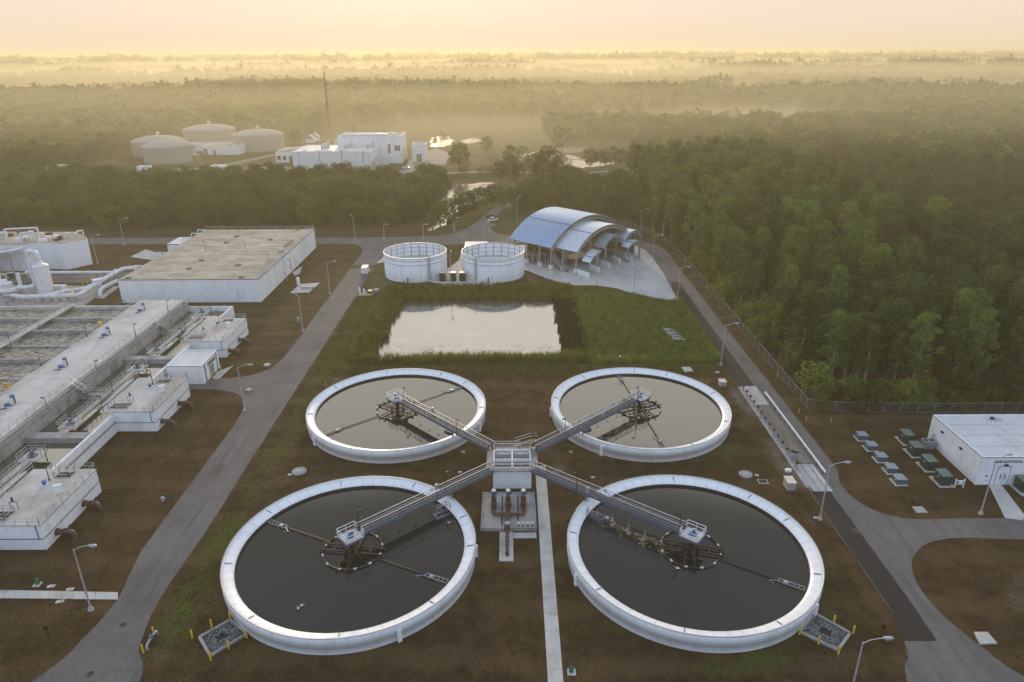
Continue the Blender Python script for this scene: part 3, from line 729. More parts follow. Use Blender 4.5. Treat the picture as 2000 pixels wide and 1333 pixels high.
# ------------------------------------------------------------------ pumps
pr = thing('vertical_pump', 'x', 'pump', group='brown vertical pumps on the concrete pad')
m = MB(['brown_pipe']); m.cyl(0, 0, .35, .55, .48, 14); m.cyl(0, 0, .55, 1.45, .34, 14); m.cyl(0, 0, 1.4, 1.52, .46, 14); m.cbox(0, 0, 1.52, .5, .5, .5)
m.bendpipe([(0, -.2, 1.0), (0, -1.5, 1.0)], .26, 10); m.cyl(0, -1.1, .6, 1.4, .36, 12); m.tube([(0, -1.62, 1.0), (0, -1.5, 1.0)], .4, 12); m.tube([(0, -.55, 1.0), (0, -.45, 1.0)], .4, 12)
m.tube([(0, -1.6, 1.0), (0, -3.2, .95)], .2, 10)
for y in (-2.0, -2.6): m.tube([(0, y, .98), (0, y-.12, .98)], .3, 10)
for x in (-.35, .35): m.beam((x, .1, .5), (x, -1.3, 1.9), .06, .06)
m.build('pump_body', pr)
m = MB(['greyblue', 'lens']); m.cyl(0, 0, 2.0, 2.75, .3, 14); m.cbox(.38, 0, 2.2, .3, .3, .35); m.mi = 1; m.cyl(0, 0, 2.75, 2.9, .33, 14); m.build('motor', pr)
yp = g(963, 985)[1]-.6
for i, (xp, lab) in enumerate(zip([g(p, 990, 1)[0] for p in (964, 992.5, 1022.5)], ['left of three on the pad below the splitter box', 'middle of three on the pad below the splitter box', 'right of three on the pad, nearest the pavement'])):
    place(pr, i > 0, (xp, yp, 0), 0, 'brown vertical pump, '+lab)
    if i == 0: xa = xp
    if i == 1: xb = xp
ym = yp-3.0
mf = thing('pipe_manifold', 'brown steel pipe manifold joining the three pumps and running to the valve pad', 'pipe manifold', (xb, ym, 0))
m = MB('brown_pipe'); m.bendpipe([(xa, ym+.5, .95), (xa, ym-.15, .95), (xp, ym-.15, .95), (xp, ym+.5, .95)], .24, 10, .6, 1.2); m.build('header_pipe', mf)
yl = g(990, 1085)[1]
m = MB('brown_pipe'); m.bendpipe([(xb-.1, ym-.2, .95), (xb-.1, yl, .95), (xb-.1, yl-.25, -.1)], .23, 10, .5, .9); m.cbox(xb-.1, ym-3.4, .7, .8, .6, .7); m.build('outlet_pipe', mf)
m = MB(['galv', 'brown_pipe']); m.cyl(xb-.1, ym-3.4, 1.3, 1.8, .12, 8); m.cyl(xb-.1, ym-3.4, 1.8, 1.86, .35, 12); m.beam((xb+.7, ym-2.9, .1), (xb+.7, ym-2.9, 1.5), .07, .07); m.build('valve_wheel', mf)
t = thing('panel_rack', 'grey rack of four small cream control panels beside the pumps', 'control panel', (1.5, ym-1, 0))
m = MB('galv'); xr0, xr1 = g(1008, 1030)[0], g(1044, 1030)[0]; yr = g(1020, 1040)[1]
for x in (xr0, xr1): m.beam((x, yr, .3), (x, yr, 1.9), .08, .08)
for z in (.9, 1.8): m.beam((xr0, yr, z), (xr1, yr, z), .07, .07)
m.rail([(xr0, yr-.8, .35), (xr1, yr-.8, .35)], 1, 1.5); m.build('frame', t)
for k in range(4):
    x = xr0+.35+k*(xr1-xr0-.7)/3; m = MB(['offwhite', 'dark']); m.box(x-.24, x+.24, yr-.22, yr-.05, 1.05, 1.75); m.mi = 1; m.box(x-.15, x+.15, yr-.24, yr-.222, 1.15, 1.45); m.build('panel', t)
# ================================================================== AERATION BASIN (left)
t = thing('aeration_basin', 'huge white walled aeration basin with broad concrete deck and churning brown water', 'aeration basin', (-85, 115, 0))
XR, XW, XD0, XD1, YE = -63.1, -70.2, -93.3, -82.4, 168.5
Y0 = 52.0
m = MB(['deck', 'white_conc', 'dark']); m.box(XD0, XD1, Y0, YE, 4.5, 5.0); m.mi = 1; m.box(XD0+.3, XD1-.3, Y0, YE-.3, 0, 4.5)
m.mi = 2
for k in range(11): m.box(XD0+.05, XD1-.05, 62+k*10-.03, 62+k*10+.03, 5.0, 5.006)
m.build('deck', t)
m = MB(['conc', 'stain_wall']); m.box(XD1+.02, XD1+1.0, Y0, YE, 3.7, 4.1); m.box(XD1+.9, XD1+1.1, Y0, YE, 4.1, 4.55); m.mi = 1; m.box(XD1+.02, XD1+1.05, Y0, YE, .2, 3.7)
m.build('channel_wall', t)
m = MB('white_conc'); m.box(XW-.45, XW, Y0, YE, -.2, 3.35); m.box(XD1+1.1, XW-.45, YE-.45, YE, -.2, 3.35); m.build('outer_wall', t)
for yy, wd, zt in ((152.7, .9, 3.0), (136.5, 1.9, 3.1), (119.6, .9, 3.0), (103.9, 2.0, 3.1), (87, .9, 3.0), (71, 1.9, 3.1)):
    m = MB('conc'); m.box(XD1+1.1, XW-.45, yy-wd/2, yy+wd/2, .2, zt); m.build('cross_wall', t)
m = MB('water_basin'); m.box(XD1+1.06, XW-.43, Y0, YE-.4, 1.2, 2.1); m.build('settling_water', t)
# churning cells on the far side of the deck
WX = -111.0
m = MB(['conc', 'pad'])
cell = [168.2, 159.6, 151.6, 143.2, 135.0, 126.4, 117.6, 108.6, 99.4, 90]
for i, yy in enumerate(cell):
    m.mi = 1 if i == 0 else 0; hw = .55 if i in (0,) else .38; zt = 3.6 if i % 2 == 0 or i < 3 else 3.15
    m.box(-150 if i else -132.5, XD0-.02, yy-hw*.8, yy+hw*.8, .2, zt)
m.mi = 0; m.box(-150, -132.5, 167.3, 168.1, .2, 2.6)
m.build('cell_wall', t)
m = MB('water_froth')
for a, b in zip(cell, cell[1:]): m.box(-150, XD0-.01, b+.3, a-.3, 1.0, 2.85)
m.build('churning_water', t)
m = MB(['pad', 'galv']); m.box(WX-.9, WX+.9, 92, 169.5, 3.62, 3.8); m.build('cell_walkway', t)
m = MB('rail'); 
for q in (-.85, .85): m.rail([(WX+q, 92, 3.8), (WX+q, 169.5, 3.8)], 1.07, 2.2, .035)
m.rail([(XD0+.08, 58, 5), (XD0+.08, YE-.1, 5)], 1.07, 2.2, .035); m.rail([(XD1-.1, 58, 5), (XD1-.1, YE-.1, 5)], 1.07, 2.2, .03); m.rail([(XD1+1.0, 60, 4.55), (XD1+1.0, YE, 4.55)], .6, 2.2, .03, False)
for yy in (152.7, 119.6, 87):
    for q in (-.42, .42): m.rail([(XD1+1.2, yy+q, 3), (XW-2.3, yy+q, 3)], 1.07, 1.6, .03)
m.build('railing', t)
m = MB(['grating', 'rail'])
for yy in (152.2, 119.1, 86.5):
    for k in range(8): m.box(XD1+.1+k*.3, XD1+.4+k*.3, yy-.1, yy+1.1, 4.95-k*.25-.04, 4.95-k*.25)
    m.mi = 1
    for q in (-.12, 1.12): m.tube([(XD1, yy+q, 6.0), (XD1+2.4, yy+q, 4.1)], .04, 5); m.tube([(XD1, yy+q, 5.5), (XD1+2.4, yy+q, 3.6)], .03, 5)
    m.mi = 0
m.build('stair', t)
for px, py in ((329, 610), (265.7, 658), (188, 720), (90.8, 794.6), (76.6, 641), (20, 671), (185, 638), (170, 657.6), (78, 704), (241, 601)):
    x, y = g(px, py, 5); light_post(t, x, y, 5 if XD0-.5 < x < XD1+.5 else 3.8, 3.0, -.3 if px < 100 else .3)
m = MB('conc')
for px, py in ((335, 570), ): pass
# jutting blocks
def block(ya, yb, near):
    m = MB(['white_conc', 'deck', 'dark', 'galv']); xl = XW-2.4
    ho = (ya+1.0, ya+3.0, xl+1.2, xl+4.2); h2 = (yb-2.4, yb-1.0, XR-4.8, XR-2.6)
    m.box(XW+.01, XR, ya, yb, -.2, 3.75); m.mi = 1; m.box(xl, XR+.04, ya-.03, yb+.03, 3.752, 4.0)
    m.mi = 2
    for a, b, c, d in (ho, h2): m.box(c, d, a, b, 3.99, 4.006)
    m.mi = 3
    for a, b, c, d in (ho, h2): 
        for q in ((c-.1, c, a-.1, b+.1), (d, d+.1, a-.1, b+.1), (c, d, a-.1, a), (c, d, b, b+.1)): m.box(*q, 4.0, 4.07)
    m.mi = 2; m.box(XR+.041, XR+.1, ya, yb, 1.75, 1.82); m.box(XW, XR, ya-.1, ya-.041, 1.75, 1.82); m.tube([(XR-.6, ya-.08, 3.9), (XR-.6, ya-.08, 1.8)], .05, 5)
    m.build('gate_block', t)
    r = MB('rail'); z = 4.0
    r.rail([(xl+.1, ya, z), (XR, ya, z), (XR, yb, z), (XR-6, yb, z)], 1.07, 1.7, .028); r.rail([(xl+.1, ya, z), (xl+.1, yb, z)], 1.07, 1.7, .028)
    for a, b, c, d in (ho, h2): r.rail([(c, a, z), (d, a, z), (d, b, z), (c, b, z), (c, a, z)], 1.05, 1.2, .03)
    r.build('block_railing', t)
    p = MB('offwhite'); p.tube([(xl-.45, ya+2, 4.1), (xl-.45, yb-1, 4.1)], .22, 8); p.build('scum_pipe', t)
    light_post(t, xl+.5, ya+.4, 4.0, 2.9, -.3); light_post(t, XR-5.2, yb-3, 4.0, 3.0, -.3); light_post(t, xl-.1, yb+3.5, 3.35, 3.1, -.3)
blocks = [(78.2, 92.0), (110.6, 124.6), (143.5, 157.8)]
for a, b in blocks: block(a, b, 0)
gx = thing('gate_hoist', 'x', 'gate hoist', group='blue gate hoists on the jutting blocks')
m = MB(['white_metal', 'blue']); m.cbox(0, 0, 0, 1.0, .5, .12); m.mi = 1; m.cyl(0, 0, .12, .55, .3, 10); m.cyl(0, 0, .55, .62, .36, 10); m.build('hoist_body', gx)
gy = thing('slide_gate', 'x', 'slide gate', group='dark slide gate stands on the jutting blocks')
m = MB(['galv', 'blue', 'dark']); m.box(-.5, -.4, -.05, .05, 0, 1.1); m.box(.4, .5, -.05, .05, 0, 1.1); m.box(-.5, .5, -.06, .06, 1.1, 1.22); m.mi = 1; m.cyl(0, 0, 1.22, 1.5, .2, 8); m.mi = 2; m.cyl(0, 0, 1.5, 1.85, .14, 8); m.build('gate_stand', gy)
gz = thing('control_cabinet', 'x', 'cabinet', group='white control cabinets on the jutting blocks')
m = MB(['white_metal', 'galv']); m.box(-.45, .45, -.25, .25, .35, 1.5); m.box(-.5, .5, -.3, .3, 1.5, 1.56); m.mi = 1; m.beam((-.35, 0, 0), (-.35, 0, .35), .08, .08); m.beam((.35, 0, 0), (.35, 0, .35), .08, .08); m.build('cabinet_box', gz)
bw = ['nearest jutting block', 'middle jutting block below the small shed', 'farthest jutting block above the small shed']
for i, (a, b) in enumerate(blocks):
    place(gx, i > 0, (XR-5.2, b-4.2, 4.0), .4, 'small blue gate hoist on a white base, '+bw[i])
    place(gy, i > 0, (XW-.2+1.6, a+3.7, 4.0), .2, 'slide gate stand with blue actuator, '+bw[i])
    place(gz, i > 0, (XR-1.6, a+(b-a)*.52, 4.0), .5, 'white control cabinet at the rail, '+bw[i])
# floating-bridge mixers
def bridge_mixer(xc, ya, yb, ends, label):
    t2 = thing('service_bridge', label, 'bridge', (xc, (ya+yb)/2, 0), 'concrete service bridges over the settling cells')
    m = MB(['pad', 'conc']); m.box(xc-.5, xc+.5, ya, yb, 3.02, 3.25); m.mi = 1; m.box(xc-.35, xc+.35, ya, yb, 2.75, 3.02); m.build('beam', t2)
    r = MB('rail')
    for q in (-.47, .47): r.rail([(xc+q, ya, 3.25), (xc+q, yb, 3.25)], 1.07, 1.6, .03)
    for e in ends:
        s = 1 if e == yb else -1
        p = MB('pad'); p.box(xc-1.5, xc+1.5, min(e, e+s*3), max(e, e+s*3), 3.0, 3.27); p.build('end_platform', t2)
        r.rail([(xc-1.45, e, 3.27), (xc-1.45, e+s*2.95, 3.27), (xc+1.45, e+s*2.95, 3.27), (xc+1.45, e, 3.27)], 1.07, 1.4, .03)
        k = MB(['bluegrey', 'galv']); k.cyl(xc, e+s*1.5, 3.27, 3.55, .75, 12); k.cyl(xc, e+s*1.5, 3.55, 4.3, .3, 10); k.mi = 1; k.cyl(xc, e+s*1.5, 1.6, 3.0, .12, 8); k.build('mixer_drive', t2)
    r.build('railing', t2)
    light_post(t2, xc+.6, (ya*.45+yb*.55), 3.25, 2.8, -.3)
bridge_mixer(-76.3, 141.5, 162.5, (141.5, 162.5), 'concrete service bridge with two mixer platforms over the farthest settling cells')
bridge_mixer(-76.0, 109.0, 129.5, (109.0, 129.5), 'concrete service bridge with two mixer platforms over the middle settling cells')
bridge_mixer(-76.0, 76.0, 95.5, (76.0, 95.5), 'concrete service bridge with mixer platform over the nearest settling cells')
# surface aerator drives on the deck
bm = thing('aerator_drive', 'x', 'motor', group='blue aerator motors along the deck')
m = MB(['blue', 'galv']); m.cbox(-.35, .15, 0, .9, .8, .5); m.cbox(.25, .75, .1, .7, .6, 1.35, .3); m.cyl(.25, .75, 1.4, 1.75, .38, 12); m.tube([(-.9, -.2, .3), (-.3, 0, .3)], .25, 8); m.build('gearbox', bm)
m = MB(['offwhite', 'galv']); m.cbox(.25, .1, .2, .6, .45, 1.15); m.build('control_panel', bm)
m = MB('dark'); m.cbox(-.7, -1.1, 0, 1.0, .6, .02, .3); m.build('hatch', bm)
for i, (px, py) in enumerate([(277, 608), (208, 656), (124, 718), (20.6, 793)]):
    x, y = g(px, py, 5); place(bm, i > 0, (x, y, 5.01), .2, 'blue motor with cream panel on the deck, '+['farthest of the row', 'second from the far end', 'third from the far end', 'nearest of the row, at the photo edge'][i])
for i, (px, py, lb) in enumerate([(197, 638, 'yellow-orange life ring box on the far railing of the deck'), (13.5, 761, 'orange life ring box on the deck railing near the photo edge')]):
    x, y = g(px, py, 5); tt = thing('life_ring_box', lb, 'safety box', (x, y, 5)); m = MB('orange' if i else 'yellow'); m.cbox(x, y, 5.4, .8, .5, .8); m.cyl(x, y, 5, 5.4, .08, 8); m.build('box', tt)
# brown inlet pipes through the block walls
bp = thing('inlet_pipe', 'x', 'pipe', group='brown pipe stubs leaving the basin blocks')
m = MB(['brown_pipe', 'rust']); m.tube([(-.05, 0, 1.0), (1.2, 0, 1.0)], .42, 14); m.tube([(1.1, 0, 1.0), (1.2, 0, 1.0)], .52, 14); m.tube([(.05, 0, 1.0), (.15, 0, 1.0)], .52, 14)
m.bendpipe([(1.2, 0, 1.0), (2.2, 0, 1.0), (2.6, 0, -.4)], .38, 14, .8); m.build('pipe', bp)
m = MB(['rust']); m.beam((1.25, -.7, .4), (1.5, .9, 1.6), .12, .12); m.build('strut', bp)
for i, (px, py) in enumerate([(469, 662), (449, 683), (353, 786), (322.5, 821), (172, 981.7), (122, 1037)]):
    y = g(px+4, py+2, 1.0)[1]; x = XR
    place(bp, i > 0, (x, y, 0), -.12+.05*(i % 3), 'brown flanged pipe stub, '+['farthest one, on the farthest block', 'second farthest, on the farthest block', 'upper one on the middle block', 'lower one on the middle block', 'upper one on the nearest block', 'nearest of all, beside the tall street lamp'][i])
# long handrail pipe along wall
t = thing('wall_conduit', 'thin dark conduit running along the low white basin wall between the blocks', 'conduit', (XW, 100, 0)); m = MB('dark'); m.tube([(XW+.06, 92.1, 1.78), (XW+.06, 110.5, 1.78)], .05, 5); m.tube([(XW+.06, 92.1, 2.0), (XW+.06, 110.5, 2.0)], .04, 5); m.build('conduit_run', t)
# small shed
t = thing('blower_shed', 'small white flat roofed shed with grey door between two basin blocks', 'shed', (-66, 134, 0))
m = MB('white_conc'); m.box(-69.6, -62.5, 129.9, 138.2, -.1, 3.9); m.build('wall', t)
m = MB(['roof_white', 'white_conc', 'dark']); m.box(-69.35, -62.75, 130.15, 137.95, 3.9, 3.95); m.mi = 1
for q in ((-69.65, -69.35, 129.85, 138.25), (-62.75, -62.45, 129.85, 138.25), (-69.35, -62.75, 129.85, 130.15), (-69.35, -62.75, 137.95, 138.25)): m.box(*q, 3.9, 4.1)
m.mi = 2; m.box(-69.68, -62.42, 129.82, 129.85, 3.98, 4.06); m.box(-62.45, -62.42, 129.85, 138.25, 3.98, 4.06); m.build('roof', t)
m = MB(['galv', 'dark']); m.box(-62.5, -62.44, 133.2, 135.4, 0, 2.4); m.mi = 1; m.box(-62.44, -62.42, 134.28, 134.32, .05, 2.35); m.build('door', t)
m = MB('dark')
for z in (2.75, 3.15): m.box(-62.49, -62.4, 132.6, 136.4, z, z+.2)
m.box(-62.49, -62.42, 131.1, 131.35, 0, 3.7); m.box(-62.49, -62.42, 137.0, 137.2, 0, 3.7); m.build('louvre', t)
for i, (yy, lb) in enumerate([(132.2, 'yellow bollard at the near side of the shed door'), (136.4, 'yellow bollard at the far side of the shed door')]):
    o = MB('yellow'); o.cyl(-61.6, yy, 0, 1.2, .11, 10); o.cyl(-61.6, yy, 1.2, 1.26, .08, 10); tag(o.build('bollard'), lb, 'bollard', 'yellow bollards beside the shed')
# ================================================================== EQUALISATION BUILDING
t = thing('covered_tank_building', 'big low white building with a weathered tan flat roof and many roof hatches', 'building', (-86, 210, 0))
X0, X1, Y0b, Y1b, HB = -105.2, -67.7, 181.2, 239.5, 6.35
m = MB('white_conc'); m.box(X0, X1, Y0b, Y1b, -.2, HB); m.build('wall', t)
m = MB(['roof_tan', 'conc', 'dark']); m.box(X0+.05, X1-.05, Y0b+.05, Y1b-.05, HB, HB+.06); m.mi = 1
m.box(X1-1.0, X1+.06, Y0b-.06, Y1b+.06, HB+.061, HB+.16); m.box(X0-.06, X1-1.0, Y0b-.06, Y0b+.5, HB+.061, HB+.15)
m.mi = 2
m.box(X1+.06, X1+.09, Y0b-.06, Y1b, HB-.02, HB+.1); m.box(X0, X1, Y0b-.09, Y0b-.06, HB-.02, HB+.1)
for k in range(1, 4): m.box(X1-.001, X1+.02, Y0b+k*14.5-.05, Y0b+k*14.5+.05, 0, HB)
m.box(X0+1, X1-2, 209.9, 210.0, HB+.061, HB+.075); m.box(-87.05, -86.95, Y0b+1, Y1b-1, HB+.061, HB+.075)
m.build('roof', t)
m = MB(['brown_pipe', 'dark'])
for px, py in ((1120, 320), (1190, 270), (1340, 165), (1410, 297), (1600, 147), (1400, 127), (1660, 218), (1430, 370), (1760, 90), (760, 375)):
    x, y = g(px/3.03, py/3.03+420, HB+.1)
    if X0+1 < x < X1-1.2: m.cbox(x, y, HB+.06, 1.3, 1.0, .28)
for k in range(6): x, y = g(1685/3.03+k*3.2, 195/3.03+420-k*2.4, HB); m.cyl(x, y, HB+.1, HB+.8, .16, 8)
m.build('roof_hatch', t)
m = MB('rail'); z = HB+.1
m.rail([(X0+.2, Y1b-.1, z), (X1-.1, Y1b-.1, z), (X1-.1, Y0b+.1, z)], 1.07, 3, .03); m.rail([(X1-1.8, Y1b-.3, z), (X1-1.8, Y0b+8, z)], 1.07, 3, .025)
m.build('railing', t)
for k, yy in enumerate((190, 204, 212, 221, 228, 233)):
    m = MB('white_pipe'); x = X0+1.2
    m.bendpipe([(x-.9, yy, HB-2), (x-.9, yy, HB+1.5), (x+1.5, yy, HB+1.5), (x+1.5, yy, HB)], .16, 8, .4); m.build('vent_pipe', t)
for k, (px, py) in enumerate(((1545, 318), (1510, 350), (1580, 287), (1610, 262), (1720, 162), (1690, 190))):
    x, y = g(px/3.03, py/3.03+420, HB); m = MB('rail'); pts = [(x, y+.6*cos(a*pi/6), HB+.75+.6*sin(a*pi/6)) for a in range(13)]; m.tube(pts, .05, 5, False); m.build('vent_hoop', t)
for px, py in ((1220, 215), (1457, 213), (1593, 292), (1722, 325)):
    x, y = g(px/3.03, py/3.03+420, HB); light_post(t, x, y, HB+.05, 3.0, -.3)
m = MB('rail')
for yy in (200, 206, 212.5):
    m.bendpipe([(X1+.1, yy, 2.4), (X1+1.6, yy, 2.4), (X1+1.6, yy, .1)], .06, 6, .3)
m.tube([(X1+.2, 203, .1), (X1+.2, 203, HB+1)], .06, 6); m.build('drain_pipe', t)
t = thing('stair_shed', 'small white shed with white roof behind the far left corner of the tan roofed building', 'shed', (-110, 231, 0))
sx0, sx1 = -112.5, -105.4; m = MB('white_conc'); m.box(sx0, sx1, 226, 235.5, -.1, 4.6); m.build('wall', t)
m = MB(['roof_white', 'bluegrey']); m.box(sx0-.1, sx1, 225.9, 235.6, 4.6, 4.75); m.mi = 1; m.box(sx0-.15, sx1, 225.84, 225.9, 4.5, 4.8); m.build('roof', t)
# valve rack on the hatch pad
vx, vy = g(603, 566)
t = thing('valve_rack', 'low dark row of valves and pipes on the light pad beside the tan roofed building', 'valve rack', (vx, vy, 0))
m = MB('galv')
for k in range(6):
    m.bendpipe([(vx-2.2+k*.85, vy-.4, .12), (vx-2.2+k*.85, vy-.4, .8), (vx-1.8+k*.85, vy-.4, .8), (vx-1.8+k*.85, vy-.4, .12)], .06, 6, .15)
    m.mats[0] = 'dark'
m.tube([(vx-2.3, vy+.3, .4), (vx+2.6, vy+.3, .4)], .08, 6); m.build('pipe_row', t)
x, y = g(583, 556); t = thing('white_cylinder_tank', 'small white upright tank at the back left corner of the light valve pad', 'tank', (x, y, 0))
m = MB('white_metal'); m.cyl(x, y, .1, 1.9, .5, 14); m.cyl(x, y, 1.9, 2.15, .5, 14, .3); m.build('shell', t); m = MB('galv'); m.cyl(x, y, 0, .1, .7, 12); m.tube([(x-.7, y, .1), (x-.7, y, 1.6), (x-.4, y, 1.8)], .05, 5); m.build('fitting', t)
# ================================================================== BLOWER PIPES AND SCRUBBERS
def supports(m, a, b, n, top):
    for i in range(n):
        t_ = (i+.5)/n; x, y = a[0]+(b[0]-a[0])*t_, a[1]+(b[1]-a[1])*t_
        m.cbox(x, y, 0, .5, .5, top)
t = thing('air_main', 'fat white air main pipe running beside the tan roofed building towards the scrubber', 'pipeline', (-118, 185, 0))
A = (*g(27, 566, 2.2), 2.2); A = (-146, 172.5, 2.0)
P_ = [(*g(25, 578, 1.6), 1.6), (*g(40, 580.5, 1.6), 1.6), (*g(155, 577, 1.8), 1.8), (*g(190, 553, 2.6), 2.6), (*g(240, 525.5, 3.2), 3.2), (*g(270, 523, 3.6), 3.6)]
m = MB('white_pipe'); m.bendpipe(P_, .62, 12, 1.2, 3.0); m.build('main_pipe', t)
m = MB('white_pipe'); m.bendpipe([(*g(80, 580, 1.8), 1.8), (*g(125, 569, 2.0), 2.0), (*g(165, 564, 2.2), 2.2), (*g(188, 554, 2.6), 2.6)], .5, 12, 1, 3.0); m.build('branch_pipe', t)
m = MB('conc'); supports(m, P_[3], P_[4], 6, 2.4); supports(m, P_[2], P_[1], 7, 1.2); m.build('pipe_support', t)
m = MB('white_pipe'); q = P_[3]; m.cbox(q[0], q[1], 1.8, 2.2, 2.0, 1.9, .6); m.build('junction_box', t)
t = thing('return_pipe', 'blue grey pipe dropping to a slab beside the corner of the tan roofed building', 'pipeline', (-112, 186, 0))
m = MB('bluegrey'); m.mats = ['white_pipe']; m.bendpipe([(*g(195, 580, .1), .1), (*g(196, 565, 1.6), 1.6), (*g(232, 548, 2.2), 2.2), (-104.9, 186.5, 2.4)], .55, 12, 1.3, 2.5); m.build('pipe_run', t)
slab('return_pipe_slab', [g(188, 583), g(203, 583), g(234, 560), g(222, 560)], .1)
t = thing('header_pipe', 'straight white pipe on small yellow-edged supports in front of the far left building', 'pipeline', (-135, 197, 0))
a_, b_ = g(50, 532.5, 1.6), g(222, 532.5, 1.6)
m = MB('white_pipe'); m.bendpipe([(*a_, 1.6), (*b_, 1.6), (*g(226, 528, 2.6), 2.6)], .45, 12, .8, 4); m.build('pipe_run', t)
m = MB('conc'); supports(m, a_, b_, 12, 1.2); m.box(a_[0], b_[0], a_[1]-.5, a_[1]+.3, 0, .12); m.build('pipe_support', t)
for i, (px, py) in enumerate([(135, 571), (153, 562), (162, 557), (171, 552), (178, 547), (145, 566)]):
    x, y = g(px, py+4); o = MB('yellow'); o.cyl(x, y, 0, 1.3, .1, 8); o.cyl(x, y, 1.3, 1.36, .07, 8); tag(o.build('bollard'), 'yellow bollard in the line along the lane by the white pipes', 'bollard', 'yellow bollards along the pipe lane')
def scrub(px, py, r, h, lab, tip):
    x, y = g(px, py); t = thing('scrubber_tower', lab, 'scrubber', (x, y, 0), 'odour scrubber vessels')
    m = MB(['white_pipe', 'galv']); m.cyl(x, y, 0, h, r, 24, cap=False); m.lathe(x, y, [(r, h), (r*.92, h+.25), (r*.45, h+.55), (r*.38, h+1.3), (.01, h+1.3)], 24); m.mi = 1; m.lathe(x, y, [(r+.06, h-.1), (r+.06, h), (r+.01, h)], 24)
    m.build('vessel', t); return t, x, y
t, x, y = scrub(92, 573, 2.0, 8.0, 'tall white cylindrical scrubber tower with a bent duct over its top', 0)
m = MB('white_pipe'); m.bendpipe([(x, y, 9.0), (x, y, 12.1), (x-2.9, y+.5, 12.1), (x-2.9, y+.5, 2.2), (x-4.5, y, 1.8), (x-7.5, y-.5, 1.8)], .62, 12, 1.5, 3.5); m.build('duct', t)
t, x, y = scrub(13, 572, 2.0, 2.6, 'squat white scrubber vessel with a stack at the left edge of the photo', 0)
m = MB(['white_pipe', 'dark']); m.cyl(x-1, y, 2.6, 7.2, .5, 12); m.mi = 1; m.cyl(x-1, y, 7.2, 7.5, .6, 12); m.build('stack', t)
m = MB('white_pipe'); m.bendpipe([(x-3, y-2.5, 1.2), (x+2.5, y-2.5, 1.2), (x+5, y, 1.4)], .75, 12, 1.2, 3); m.build('duct', t)
x, y = g(44, 571); t = thing('vent_stack', 'slim white vent stack with dark cap between the two scrubber vessels', 'vent stack', (x, y, 0)); m = MB('white_pipe'); m.cyl(x, y, 0, 6.0, .5, 14); m.build('pipe', t); m = MB('dark'); m.cyl(x, y, 6.0, 6.3, .6, 14); m.build('cap', t)
x, y = g(141, 587); t = thing('yellow_actuator', 'yellow valve actuator at the end of the white air main', 'valve', (x, y, 0)); m = MB('yellow'); m.beam((x-1.3, y-.5, .8), (x+.5, y+.5, 2.2), .8, .7); m.build('actuator_body', t); m = MB('white_pipe'); m.cyl(x+.8, y, 0, 1.6, .5, 12); m.build('valve_body', t)
x, y = g(113, 570); t = thing('skid_unit', 'small tan equipment skid with a white box beside the scrubber tower', 'equipment skid', (x, y, 0)); m = MB('offwhite'); m.box(x-1.2, x+1.0, y-.8, y+.8, .3, 1.9); m.build('casing', t); m = MB('white_metal'); m.box(x+1.3, x+2.5, y-.5, y+.7, .1, 1.9); m.build('box', t)
# far left treatment building
t = thing('filter_building', 'tall white concrete building with pipes and cooling units crowded on its roof, far left', 'building', (-150, 215, 0))
p = [g(65, 530), g(125, 529.5), g(157, 527), g(178.5, 515.5), (-134.5, 252), (-190, 252), (-190, 214), (-172, 211.5), (-158, 212)]
p = [(-172, 211.3), (-156.5, 211.6), (-148.2, 212.4), (-148.0, 214.5), (-138.6, 213.6), (-134.3, 219.4), (-136, 222.5), (-143, 229), (-172, 230), (-190, 229), (-190, 214)]
m = MB('white_conc'); m.poly(p, -.2, 8.2); m.build('wall', t)
m = MB('roof_tan'); m.poly([(a*1.0, b) for a, b in p], 8.2, 8.28); m.build('roof', t)
random.seed(3)
for k in range(26):
    x = random.uniform(-180, -141); y = random.uniform(215.5, 227); m = MB(random.choice(('offwhite', 'brown_pipe', 'white_metal'))); m.cbox(x, y, 8.28, random.uniform(1, 2.6), random.uniform(.8, 1.6), random.uniform(.5, 1.3), random.choice((0, .3))); m.build('roof_unit', t)
for (x, y, hh, dx) in ((-152, 215, 3.2, 3), (-150.5, 217, 2.4, 3), (-156, 214.5, 4.6, 9), (-140, 224, 1.5, 1), (-163, 220, 2, 2)):
    m = MB('white_pipe'); m.bendpipe([(x, y, 6), (x, y, 8+hh), (x+dx, y+2, 8+hh), (x+dx, y+2, 8.2)], .28, 10, .7); m.build('roof_pipe', t)
m = MB('rail'); m.rail([(-172, 212, 8.3), (-149, 213, 8.3)], 1.07, 2, .035); m.rail([(-138.7, 214, 8.3), (-134.8, 219.5, 8.3), (-136.4, 222.3, 8.3)], 1.07, 2, .035); m.build('railing', t)
m = MB('conc'); m.cyl(-157.5, 206.5, 0, 3.4, 3.4, 24, .8); m.cyl(-157.5, 206.5, 3.4, 8, .8, 16); m.build('hopper', t)
m = MB(['galv', 'grating'])
for k in range(4):
    x = -166+k*5; m.beam((x, 207, 0), (x, 207, 7), .25, .25); m.beam((x, 207, 7), (x+5, 207, 7), .3, .3); m.beam((x, 207, .2), (x+5, 207, 6.8), .1, .1)
m.box(-170, -150, 206.4, 211, 6.8, 7.0); m.build('access_frame', t)
m = MB('white_pipe'); m.tube([(-175, 206, 7.6), (-152, 206, 7.6), (-149, 210, 7.6)], .4, 10); m.build('side_pipe', t)
